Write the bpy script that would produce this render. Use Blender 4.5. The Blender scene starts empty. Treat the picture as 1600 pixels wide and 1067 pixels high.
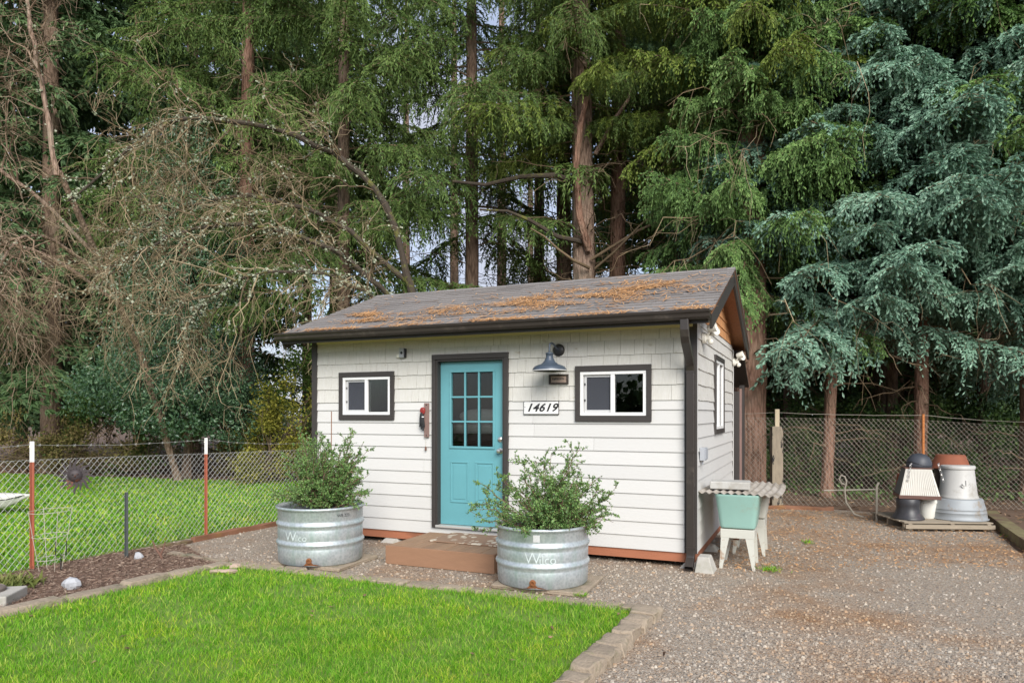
import bpy, math, random
import numpy as np
from mathutils import Vector, Matrix

scene = bpy.context.scene
COL = scene.collection
R = math.radians

# ------------------------------------------------------------------ camera, sky, sun, exposure
cam_d = bpy.data.cameras.new('camera')
cam = bpy.data.objects.new('camera', cam_d); COL.objects.link(cam)
cam.location = (0, 0, 1.66); cam.rotation_euler = (R(90), 0, 0)
cam_d.sensor_width = 36; cam_d.lens = 24.53; cam_d.shift_y = 0.0709
cam_d.clip_start = 0.05; cam_d.clip_end = 2000
scene.camera = cam

SUN_EL, SUN_AZ = R(33), R(168)          # azimuth clockwise from +Y (north); the veiled sun stands behind the camera, a little right
world = bpy.data.worlds.new('World'); scene.world = world; world.use_nodes = True
wn = world.node_tree.nodes; wl = world.node_tree.links; wn.clear()
wo = wn.new('ShaderNodeOutputWorld'); wb = wn.new('ShaderNodeBackground'); sky = wn.new('ShaderNodeTexSky')
sky.sky_type = 'NISHITA'; sky.sun_disc = False; sky.sun_elevation = SUN_EL; sky.sun_rotation = SUN_AZ
sky.air_density = 1.0; sky.dust_density = 0.6; sky.ozone_density = 2.5
wb.inputs['Strength'].default_value = 0.10
# broken bright cloud over the blue
wtc = wn.new('ShaderNodeTexCoord'); wmp = wn.new('ShaderNodeMapping'); wmp.inputs['Scale'].default_value = (1, 1, 2.2); wl.new(wtc.outputs['Generated'], wmp.inputs[0])
wno = wn.new('ShaderNodeTexNoise'); wno.inputs['Scale'].default_value = 3.2; wno.inputs['Detail'].default_value = 9; wno.inputs['Roughness'].default_value = .58; wl.new(wmp.outputs[0], wno.inputs['Vector'])
wmr = wn.new('ShaderNodeMapRange'); wmr.inputs[1].default_value = .30; wmr.inputs[2].default_value = .62; wmr.inputs[3].default_value = .35; wmr.inputs[4].default_value = .92; wl.new(wno.outputs[0], wmr.inputs[0])
wmx = wn.new('ShaderNodeMix'); wmx.data_type = 'RGBA'; wmx.inputs[7].default_value = (2.9, 3.0, 3.5, 1)
wl.new(wmr.outputs[0], wmx.inputs[0]); wl.new(sky.outputs[0], wmx.inputs[6])
wl.new(wmx.outputs[2], wb.inputs[0]); wl.new(wb.outputs[0], wo.inputs[0])
sun_d = bpy.data.lights.new('sun', 'SUN'); sun_d.energy = 2.2; sun_d.angle = R(38); sun_d.color = (1.0, 0.96, 0.90)
sun = bpy.data.objects.new('sun', sun_d); COL.objects.link(sun)
sdir = Vector((math.sin(SUN_AZ) * math.cos(SUN_EL), math.cos(SUN_AZ) * math.cos(SUN_EL), math.sin(SUN_EL)))
sun.rotation_euler = (-sdir).to_track_quat('-Z', 'Y').to_euler()
vs = scene.view_settings
vs.view_transform = 'Standard'; vs.look = 'None'; vs.gamma = 1.0; vs.use_curve_mapping = False; vs.exposure = 1.20
cy = scene.cycles; cy.max_bounces = 6; cy.diffuse_bounces = 4; cy.glossy_bounces = 3; cy.transmission_bounces = 4; cy.transparent_max_bounces = 8; cy.caustics_reflective = False; cy.caustics_refractive = False; cy.sample_clamp_indirect = 6.0

# ------------------------------------------------------------------ materials
def nodes_of(name):
    m = bpy.data.materials.new(name); m.use_nodes = True
    nt = m.node_tree; b = nt.nodes['Principled BSDF']
    return m, nt, b
def N(nt, t, **kw):
    n = nt.nodes.new(t)
    for k, v in kw.items():
        if k in n.inputs: n.inputs[k].default_value = v
        else: setattr(n, k, v)
    return n
def c4(c): return (c[0], c[1], c[2], 1)
def mixc(nt, fac, a, b, mode='MIX'):
    n = nt.nodes.new('ShaderNodeMix'); n.data_type = 'RGBA'; n.blend_type = mode
    for s, v in ((0, fac), (6, a), (7, b)):
        if hasattr(v, 'links') or hasattr(v, 'is_linked'): nt.links.new(v, n.inputs[s])
        else: n.inputs[s].default_value = v if s == 0 else c4(v)
    return n.outputs[2]
def ramp(nt, fac, p0, p1, v0=0.0, v1=1.0):
    n = nt.nodes.new('ShaderNodeMapRange'); n.clamp = True
    n.inputs[1].default_value = p0; n.inputs[2].default_value = p1; n.inputs[3].default_value = v0; n.inputs[4].default_value = v1
    nt.links.new(fac, n.inputs[0]); return n.outputs[0]
def noise(nt, scale, detail=4, vec=None, rough=0.6):
    n = N(nt, 'ShaderNodeTexNoise', Scale=scale, Detail=detail, Roughness=rough)
    if vec is not None: nt.links.new(vec, n.inputs['Vector'])
    return n.outputs[0]
def coords(nt, kind='Object', scale=None):
    tc = nt.nodes.new('ShaderNodeTexCoord'); o = tc.outputs[kind]
    if scale:
        mp = nt.nodes.new('ShaderNodeMapping'); mp.inputs['Scale'].default_value = scale
        nt.links.new(o, mp.inputs[0]); o = mp.outputs[0]
    return o
def bump(nt, b, h, strength=0.3, dist=0.01):
    n = N(nt, 'ShaderNodeBump', Strength=strength, Distance=dist); nt.links.new(h, n.inputs['Height'])
    nt.links.new(n.outputs[0], b.inputs['Normal'])
def mat_basic(name, col, rough=0.6, metal=0.0, var=0.15, scale=8.0, stretch=None, bmp=0.0, bscale=None, dirt=None, dirt_scale=3.0, dirt_lo=0.55, dirt_hi=0.75, isl=0.0, kind='Object', spec=0.5, dist=0.01):
    m, nt, b = nodes_of(name)
    v = coords(nt, kind, stretch)
    f = noise(nt, scale, 6, v)
    c = mixc(nt, f, [x * (1 - var) for x in col], [min(1, x * (1 + var)) for x in col])
    if isl:
        oi = nt.nodes.new('ShaderNodeObjectInfo'); gi = nt.nodes.new('ShaderNodeNewGeometry')
        c = mixc(nt, ramp(nt, oi.outputs['Random'], 0, 1, 1 - isl, 1 + isl), (0, 0, 0), c)
    if dirt:
        d = ramp(nt, noise(nt, dirt_scale, 8, v, 0.7), dirt_lo, dirt_hi)
        c = mixc(nt, d, c, dirt)
    nt.links.new(c, b.inputs['Base Color'])
    b.inputs['Roughness'].default_value = rough; b.inputs['Metallic'].default_value = metal; b.inputs['Specular IOR Level'].default_value = spec
    if bmp: bump(nt, b, noise(nt, bscale or scale * 4, 6, v), bmp, dist)
    return m
def mat_island(name, cols, rough=0.8, patch2=None, patch=None, patch_scale=0.8, patch_lo=0.45, patch_hi=0.6, metal=0, spec=0.3, transl=0.0, attr=None):
    """colour picked per loose piece (pebble, blade, leaf), with broad patches"""
    m, nt, b = nodes_of(name)
    if attr:
        a = N(nt, 'ShaderNodeAttribute', attribute_name=attr); r = a.outputs['Fac']
    else:
        g = nt.nodes.new('ShaderNodeNewGeometry'); r = g.outputs['Random Per Island']
    cr = nt.nodes.new('ShaderNodeValToRGB'); nt.links.new(r, cr.inputs[0])
    el = cr.color_ramp.elements
    while len(el) < len(cols): el.new(0.5)
    for i, c in enumerate(cols):
        el[i].position = i / (len(cols) - 1); el[i].color = c4(c)
    c = cr.outputs[0]
    if patch:
        p = ramp(nt, noise(nt, patch_scale, 5, coords(nt, 'Object'), 0.65), patch_lo, patch_hi)
        c = mixc(nt, p, c, mixc(nt, 1.0, c, patch, 'MULTIPLY'))
    if patch2:
        p = ramp(nt, noise(nt, 6.5, 4, coords(nt, 'Object'), .6), .50, .66)
        c = mixc(nt, p, c, mixc(nt, 1.0, c, patch2, 'MULTIPLY'))
    nt.links.new(c, b.inputs['Base Color']); b.inputs['Roughness'].default_value = rough
    b.inputs['Metallic'].default_value = metal; b.inputs['Specular IOR Level'].default_value = spec
    if transl:
        t = nt.nodes.new('ShaderNodeBsdfTranslucent'); nt.links.new(c, t.inputs[0])
        ms = N(nt, 'ShaderNodeMixShader'); ms.inputs[0].default_value = transl
        out = nt.nodes['Material Output']
        nt.links.new(b.outputs[0], ms.inputs[1]); nt.links.new(t.outputs[0], ms.inputs[2]); nt.links.new(ms.outputs[0], out.inputs[0])
    return m

M = {}
M['siding'] = mat_basic('white_siding_paint', (.605, .598, .575), .6, var=.04, scale=3, dirt=(.50, .47, .40), dirt_scale=2.2, dirt_lo=.6, dirt_hi=1.0, bmp=.12, bscale=60, stretch=(.15, 1, 1), isl=.05)
# painted cedar shingles: vertical grain and knots bleeding through
def mat_shingle():
    m, nt, b = nodes_of('white_painted_shingle')
    v = coords(nt, 'Object', (6, 1, .7)); v2 = coords(nt, 'Object', (1.0, 1, 2.0))
    grain = noise(nt, 14, 6, v, .7)
    c = mixc(nt, ramp(nt, grain, .35, .7), (.55, .535, .485), (.645, .635, .605))
    knots = ramp(nt, noise(nt, 5.5, 3, v2, .6), .66, .73)
    c = mixc(nt, knots, c, (.40, .36, .29))
    oi = nt.nodes.new('ShaderNodeObjectInfo')
    c = mixc(nt, ramp(nt, oi.outputs['Random'], 0, 1, .86, 1.0), (.52, .50, .43), c)
    nt.links.new(c, b.inputs['Base Color']); b.inputs['Roughness'].default_value = .7
    bump(nt, b, grain, .25, .004); return m
M['shingle'] = mat_shingle()
M['cedar'] = mat_basic('raw_cedar', (.56, .27, .11), .75, var=.45, scale=10, stretch=(5, 5, .6), bmp=.3, bscale=25, isl=.35)
M['soffit_wood'] = mat_basic('stained_soffit_wood', (.42, .185, .08), .65, var=.3, scale=8, stretch=(5, .6, 5), bmp=.2)
M['cream'] = mat_basic('cream_soffit', (.68, .62, .40), .7, var=.06)
M['trim'] = mat_basic('dark_brown_trim', (.042, .036, .033), .55, var=.18, scale=20, bmp=.1, bscale=50)
M['gutter'] = mat_basic('brown_gutter', (.040, .033, .029), .32, var=.12, scale=3, dirt=(.10, .085, .07), dirt_scale=5, metal=.0)
M['vinyl'] = mat_basic('white_vinyl', (.80, .80, .79), .35, var=.02)
M['vinyl_grey'] = mat_basic('grey_vinyl_track', (.52, .52, .52), .45, var=.05)  # even grey for the sash rails and the tank sticker
M['door'] = mat_basic('teal_door_paint', (.125, .345, .385), .45, var=.09, scale=3.5, bmp=.03, bscale=80)
M['threshold'] = mat_basic('aluminium_threshold', (.62, .61, .58), .4, .4, var=.1)
M['steel'] = mat_basic('brushed_nickel', (.7, .68, .64), .28, .9, var=.05)
def mat_glass():
    m, nt, b = nodes_of('window_glass'); nt.nodes.remove(b)
    t = nt.nodes.new('ShaderNodeBsdfTransparent'); t.inputs[0].default_value = (.75, .78, .78, 1)
    g = nt.nodes.new('ShaderNodeBsdfGlossy'); g.inputs['Roughness'].default_value = .01
    f = N(nt, 'ShaderNodeFresnel', IOR=1.55); ms = nt.nodes.new('ShaderNodeMixShader')
    nt.links.new(f.outputs[0], ms.inputs[0]); nt.links.new(t.outputs[0], ms.inputs[1]); nt.links.new(g.outputs[0], ms.inputs[2])
    nt.links.new(ms.outputs[0], nt.nodes['Material Output'].inputs[0]); return m
M['glass'] = mat_glass()
def mat_screen():
    m, nt, b = nodes_of('insect_screen'); b.inputs['Base Color'].default_value = (.06, .065, .08, 1); b.inputs['Roughness'].default_value = .8
    t = nt.nodes.new('ShaderNodeBsdfTransparent'); ms = nt.nodes.new('ShaderNodeMixShader'); ms.inputs[0].default_value = .7
    nt.links.new(t.outputs[0], ms.inputs[1]); nt.links.new(b.outputs[0], ms.inputs[2]); nt.links.new(ms.outputs[0], nt.nodes['Material Output'].inputs[0]); return m
M['screen'] = mat_screen()
M['roof'] = mat_basic('asphalt_shingle', (.225, .208, .198), .9, var=.35, scale=45, bmp=.5, bscale=160, isl=.22, dist=.004)
M['skirt'] = mat_basic('red_brown_beam', (.36, .135, .07), .7, var=.25, scale=6, stretch=(.4, 3, 3), dirt=(.12, .06, .035), dirt_scale=2, bmp=.2)
M['concrete'] = mat_basic('weathered_concrete', (.42, .40, .36), .9, var=.15, scale=12, dirt=(.22, .22, .15), dirt_scale=3, bmp=.35, bscale=50)
M['paver'] = mat_basic('tan_paver', (.33, .265, .195), .92, var=.38, scale=13, dirt=(.16, .15, .09), dirt_scale=4.5, dirt_lo=.50, dirt_hi=.66, bmp=.8, bscale=35, isl=.18, dist=.015)
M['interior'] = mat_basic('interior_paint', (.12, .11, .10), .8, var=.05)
M['linen'] = mat_basic('pillow_linen', (.75, .72, .68), .9, var=.1, bmp=.2)
M['linen2'] = mat_basic('patterned_linen', (.6, .57, .54), .9, var=.1, scale=6, dirt=(.1, .08, .08), dirt_scale=14, dirt_lo=.5, dirt_hi=.55)
M['lamp'] = mat_basic('slate_blue_enamel', (.055, .075, .105), .4, var=.15, scale=12)
M['lamp_white'] = mat_basic('white_enamel', (.8, .8, .78), .4, var=.02)
M['plate'] = mat_basic('black_back_plate', (.02, .02, .022), .45, var=.2)
M['plaque'] = mat_basic('white_number_plaque', (.78, .78, .76), .5, var=.03)
M['ink'] = mat_basic('black_ink', (.012, .012, .014), .5, var=.1)
M['rustic'] = mat_basic('dark_rustic_wood', (.045, .035, .03), .7, var=.4, scale=12, stretch=(1, 4, 4), bmp=.3)
M['rustic_in'] = mat_basic('pinkish_worn_panel', (.36, .27, .22), .8, var=.3, scale=14, dirt=(.10, .06, .05), dirt_scale=9)
M['hookwood'] = mat_basic('grey_brown_board', (.22, .14, .12), .8, var=.25, scale=10, stretch=(4, 4, .5), bmp=.3)
M['redcloth'] = mat_basic('red_cloth', (.26, .025, .022), .85, var=.2)
M['blackcloth'] = mat_basic('black_cloth', (.02, .021, .023), .8, var=.3)
M['whiteplastic'] = mat_basic('aged_white_plastic', (.76, .74, .66), .5, var=.06)
M['greybox'] = mat_basic('grey_box', (.36, .38, .41), .5, var=.08)
def mat_galv():
    m, nt, b = nodes_of('galvanised_steel')
    v = coords(nt, 'Object')
    vo = N(nt, 'ShaderNodeTexVoronoi', Scale=38.0); nt.links.new(v, vo.inputs['Vector'])
    c = mixc(nt, ramp(nt, vo.outputs['Distance'], 0, .8), (.40, .44, .46), (.56, .60, .62))
    st = noise(nt, 3.0, 6, coords(nt, 'Object', (3, 3, .8)), .65)
    c = mixc(nt, ramp(nt, st, .5, .72), c, (.33, .42, .39))
    st2 = noise(nt, 10, 6, coords(nt, 'Object', (4, 4, .5)), .65)
    c = mixc(nt, ramp(nt, st2, .60, .74, 0, .55), c, (.70, .72, .72))
    nt.links.new(c, b.inputs['Base Color']); b.inputs['Metallic'].default_value = .55
    nt.links.new(ramp(nt, st, .3, .7, .33, .55), b.inputs['Roughness'])
    bump(nt, b, noise(nt, 9, 3, v), .08, .02); return m
M['galv'] = mat_galv()
M['galv_text'] = mat_basic('pale_stencil', (.60, .66, .66), .6, .1, var=.25, scale=30)
M['rust'] = mat_basic('rust', (.22, .085, .03), .9, var=.4, scale=20, bmp=.4)
M['soil'] = mat_basic('potting_soil', (.035, .024, .016), 1.0, var=.5, scale=30, bmp=.8, bscale=60)
M['step'] = mat_basic('brown_step_stain', (.30, .165, .095), .75, var=.22, scale=5, stretch=(.6, 3, 3), bmp=.2, isl=.1)
M['deck'] = mat_basic('worn_deck_board', (.30, .185, .11), .8, var=.3, scale=8, stretch=(3, .5, 3), bmp=.3, isl=.15)
def mat_mat():
    m, nt, b = nodes_of('printed_doormat')
    v = coords(nt, 'Object', (9, 6, 1)); w = N(nt, 'ShaderNodeTexVoronoi', Scale=1.2, feature='F1'); nt.links.new(v, w.inputs['Vector'])
    d = ramp(nt, w.outputs['Distance'], .42, .36); k = ramp(nt, noise(nt, 9, 4, coords(nt, 'Object')), .4, .55)
    mu = N(nt, 'ShaderNodeMath', operation='MULTIPLY'); nt.links.new(d, mu.inputs[0]); nt.links.new(k, mu.inputs[1])
    nt.links.new(mixc(nt, mu.outputs[0], (.27, .17, .11), (.62, .55, .44)), b.inputs['Base Color']); b.inputs['Roughness'].default_value = 1
    bump(nt, b, noise(nt, 220, 2, coords(nt, 'Object')), .5, .004); return m
M['doormat'] = mat_mat()
M['mint'] = mat_basic('mint_enamel', (.28, .47, .41), .42, var=.10, scale=4, dirt=(.30, .33, .24), dirt_scale=5, dirt_lo=.56, dirt_hi=.8)
M['legwhite'] = mat_basic('rust_streaked_white_enamel', (.52, .52, .46), .55, var=.10, scale=5, dirt=(.28, .15, .07), dirt_scale=7, dirt_lo=.56, dirt_hi=.68)
M['corrugated'] = mat_basic('grimy_corrugated_sheet', (.46, .42, .37), .6, .1, var=.2, scale=4, dirt=(.22, .18, .13), dirt_scale=3.5, dirt_lo=.45, dirt_hi=.7)
M['tpost'] = mat_basic('red_brown_steel_post', (.30, .075, .035), .6, var=.25, scale=14)
M['tpost_white'] = mat_basic('white_post_tip', (.78, .77, .73), .6, var=.1)
M['tpost_dark'] = mat_basic('dark_green_post', (.05, .06, .06), .6, var=.2)
M['tpost_orange'] = mat_basic('orange_rust_post', (.42, .15, .04), .7, var=.3, scale=10)
M['wire'] = mat_basic('galvanised_wire', (.40, .40, .38), .5, .3, var=.1)
M['wire_old'] = mat_basic('weathered_wire', (.30, .27, .22), .6, .2, var=.2)
M['oldpost'] = mat_basic('weathered_timber_post', (.27, .225, .165), .9, var=.4, scale=6, stretch=(4, 4, 1.0), dirt=(.012, .012, .015), dirt_scale=2.2, dirt_lo=.54, dirt_hi=.58, bmp=.5)
M['palewood'] = mat_basic('pale_timber', (.50, .42, .29), .8, var=.15, scale=8, stretch=(4, 4, .5))
M['pallet'] = mat_basic('grey_pallet_wood', (.30, .25, .185), .9, var=.25, scale=6, stretch=(.6, 4, 4), bmp=.4, isl=.15, dirt=(.15, .13, .08), dirt_scale=2)
M['edging'] = mat_basic('rusty_timber_edging', (.22, .105, .06), .9, var=.3, scale=5, dirt=(.28, .15, .05), dirt_scale=4, bmp=.4)
M['mosslog'] = mat_basic('mossy_timber', (.17, .145, .065), .95, var=.5, scale=7, dirt=(.12, .075, .045), dirt_scale=3, dirt_lo=.45, dirt_hi=.6, bmp=.8, bscale=20)
M['blackpot'] = mat_basic('black_plastic_pot', (.03, .03, .034), .42, var=.2, scale=6, dirt=(.085, .06, .065), dirt_scale=3)
M['bluegreypot'] = mat_basic('slate_bowl', (.045, .05, .062), .5, var=.2)
M['ribwhite'] = mat_basic('ribbed_white_plastic', (.62, .60, .54), .6, var=.06, dirt=(.42, .38, .30), dirt_scale=3)
M['ribgrey'] = mat_basic('grey_planter_side', (.10, .11, .105), .7, var=.2)
M['brownband'] = mat_basic('brown_band', (.12, .06, .045), .7, var=.25)
M['whitepot'] = mat_basic('pale_glazed_pot', (.46, .455, .43), .5, var=.08, scale=4, dirt=(.27, .245, .20), dirt_scale=3, dirt_lo=.5, dirt_hi=.72)
M['bucket'] = mat_basic('white_bucket_plastic', (.76, .75, .68), .45, var=.05)
M['galvtub'] = mat_basic('dull_galvanised_tub', (.30, .32, .33), .6, .25, var=.15, scale=6, dirt=(.25, .185, .115), dirt_scale=4, dirt_lo=.54, dirt_hi=.70)
M['terracotta'] = mat_basic('rusty_terracotta', (.22, .07, .034), .8, var=.3, scale=10)
M['sunmetal'] = mat_basic('rusty_dark_metal', (.05, .04, .042), .6, .3, var=.3, scale=12, dirt=(.22, .08, .04), dirt_scale=6, dirt_lo=.56, dirt_hi=.66)
M['cagewire'] = mat_basic('pale_cage_wire', (.46, .43, .36), .6, var=.1)
M['rockwhite'] = mat_basic('white_marbled_rock', (.40, .41, .43), .8, var=.15, scale=8, dirt=(.22, .23, .25), dirt_scale=6, bmp=.4)
M['rocktan'] = mat_basic('tan_rock', (.44, .33, .26), .9, var=.2, scale=9, bmp=.4)
M['lid'] = mat_basic('dark_round_lid', (.16, .13, .11), .8, var=.2)
M['kayak'] = mat_basic('white_hull', (.62, .62, .56), .4, var=.04)
M['stick'] = mat_basic('cut_stem', (.16, .085, .06), .9, var=.3)

def mat_bark(name, col, col2, sc=1.0, dist=.03):
    m, nt, b = nodes_of(name)
    v = coords(nt, 'Object', (5 * sc, 5 * sc, 1.1 * sc))
    vo = N(nt, 'ShaderNodeTexVoronoi', Scale=4.0); nt.links.new(v, vo.inputs['Vector'])
    n1 = noise(nt, 6, 8, v, .7); n2 = noise(nt, 1.2, 4, coords(nt, 'Object'), .6)
    c = mixc(nt, ramp(nt, n1, .3, .7), col, col2)
    c = mixc(nt, ramp(nt, vo.outputs['Distance'], .45, .75, 0, .6), c, [x * .35 for x in col])
    c = mixc(nt, ramp(nt, n2, .5, .75, 0, .6), c, (col2[0] * .9, col2[1] * 1.15, col2[2] * 1.1))
    nt.links.new(c, b.inputs['Base Color']); b.inputs['Roughness'].default_value = .95; b.inputs['Specular IOR Level'].default_value = .15
    mu = N(nt, 'ShaderNodeMath', operation='SUBTRACT'); nt.links.new(n1, mu.inputs[0]); nt.links.new(vo.outputs['Distance'], mu.inputs[1])
    bump(nt, b, mu.outputs[0], .9, dist); return m
M['bark_red'] = mat_bark('reddish_bark', (.22, .115, .075), (.40, .25, .185))
M['bark_grey'] = mat_bark('grey_brown_bark', (.24, .15, .105), (.43, .32, .25))
M['bark_dark'] = mat_bark('dark_bark', (.16, .105, .075), (.29, .205, .15))
M['twig_red'] = mat_island('pinkish_brown_twig', [(.09, .058, .036), (.21, .145, .095), (.42, .32, .23)], .9)
M['twig_gold'] = mat_island('golden_brown_twig', [(.10, .07, .045), (.22, .16, .09), (.42, .34, .22)], .9)
M['twig_dead'] = mat_basic('dry_conifer_twig', (.17, .12, .07), .9, var=.35, scale=3)
M['mossbark'] = mat_basic('mossy_limb_bark', (.055, .042, .03), .95, var=.4, scale=12, dirt=(.13, .13, .03), dirt_scale=5, dirt_lo=.52, dirt_hi=.64, bmp=.7)
M['lichen'] = mat_island('pale_lichen', [(.26, .29, .19), (.38, .40, .30)], .95)
M['n_blue'] = mat_island('blue_spruce_needles', [(.105, .20, .135), (.27, .45, .325), (.46, .63, .50)], .6, attr='tint', spec=.3, transl=.2)
M['n_green'] = mat_island('spruce_needles', [(.07, .135, .045), (.18, .315, .09), (.32, .46, .16)], .6, attr='tint', spec=.3, transl=.2)
M['n_mid'] = mat_island('fir_needles', [(.06, .108, .032), (.155, .25, .066), (.28, .37, .11)], .6, attr='tint', spec=.3, transl=.2)
M['n_lime'] = mat_island('yellow_green_needles', [(.075, .115, .024), (.20, .28, .05), (.36, .42, .10)], .6, attr='tint', spec=.3, transl=.2)
M['n_dark'] = mat_island('dark_fir_needles', [(.05, .095, .042), (.115, .20, .08), (.20, .30, .12)], .6, attr='tint', spec=.3, transl=.2)
M['holly'] = mat_island('glossy_holly_leaf', [(.04, .095, .05), (.095, .19, .095), (.17, .27, .14)], .28, spec=.6)
M['shrub'] = mat_island('shrub_leaf', [(.07, .15, .045), (.145, .275, .075), (.26, .39, .12)], .42, spec=.5, transl=.15)
M['bush_gold'] = mat_island('yellow_green_bush_leaf', [(.13, .14, .025), (.27, .27, .04), (.42, .38, .07)], .8, transl=.25)
M['bush_green'] = mat_island('understory_leaf', [(.05, .10, .025), (.12, .21, .045), (.21, .30, .065)], .7, transl=.2)
M['bush_brown'] = mat_island('bramble_leaf', [(.13, .10, .04), (.19, .18, .05), (.28, .20, .09)], .9)
M['ivy'] = mat_island('ivy_leaf', [(.035, .08, .024), (.085, .165, .04), (.15, .25, .06)], .5, spec=.4)
M['grass'] = mat_island('lawn_blades', [(.065, .22, .010), (.125, .345, .016), (.215, .47, .03), (.45, .55, .11)], .65, patch2=(.68, .82, .8), patch=(1.5, 1.15, .8), patch_scale=1.6, patch_lo=.42, patch_hi=.68, transl=.3, spec=.25)
M['weed'] = mat_island('weed_leaf', [(.10, .13, .03), (.17, .20, .05), (.26, .26, .09)], .7, transl=.2)
M['pebble'] = mat_island('mixed_pebbles', [(.17, .15, .132), (.34, .295, .24), (.42, .37, .31), (.37, .265, .175), (.30, .265, .225), (.49, .445, .375)], .85, patch=(.92, .74, .56), patch_scale=.55, patch_lo=.48, patch_hi=.68)
M['chips'] = mat_island('bark_chips', [(.10, .06, .042), (.22, .145, .105), (.37, .28, .21), (.16, .10, .07)], .9)
M['duff'] = mat_island('fallen_needle', [(.28, .13, .05), (.44, .235, .10), (.56, .34, .17)], .9)
M['litter'] = mat_island('forest_litter', [(.11, .065, .042), (.23, .14, .085), (.36, .24, .145)], .95)
def mat_gravel():
    m, nt, b = nodes_of('gravel_bed')
    v = coords(nt, 'Object'); vo = N(nt, 'ShaderNodeTexVoronoi', Scale=85.0); nt.links.new(v, vo.inputs['Vector'])
    cr = nt.nodes.new('ShaderNodeValToRGB'); sx = nt.nodes.new('ShaderNodeSeparateColor'); nt.links.new(vo.outputs['Color'], sx.inputs[0]); nt.links.new(sx.outputs[0], cr.inputs[0])
    el = cr.color_ramp.elements
    while len(el) < 5: el.new(.5)
    for i, c in enumerate([(.14, .12, .10), (.31, .265, .215), (.40, .35, .29), (.34, .24, .16), (.48, .43, .36)]): el[i].position = i / 4; el[i].color = c4(c)
    c = mixc(nt, ramp(nt, noise(nt, .55, 5, v, .65), .48, .68), cr.outputs[0], mixc(nt, 1.0, cr.outputs[0], (.90, .66, .48), 'MULTIPLY'))
    nt.links.new(c, b.inputs['Base Color']); b.inputs['Roughness'].default_value = .95; b.inputs['Specular IOR Level'].default_value = .2
    inv = ramp(nt, vo.outputs['Distance'], 0, .6, 1, 0); bump(nt, b, inv, .9, .012); return m
M['gravel'] = mat_gravel()
M['lawnsoil'] = mat_basic('lawn_thatch', (.13, .21, .03), 1, var=.35, scale=5, bmp=.5)
M['mulch'] = mat_basic('mulch_soil', (.17, .10, .068), 1, var=.45, scale=25, bmp=.9, bscale=40, dist=.03)
M['forest'] = mat_basic('forest_floor', (.13, .08, .05), 1, var=.45, scale=5, bmp=.8, dirt=(.05, .06, .02), dirt_scale=1.5)

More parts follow.
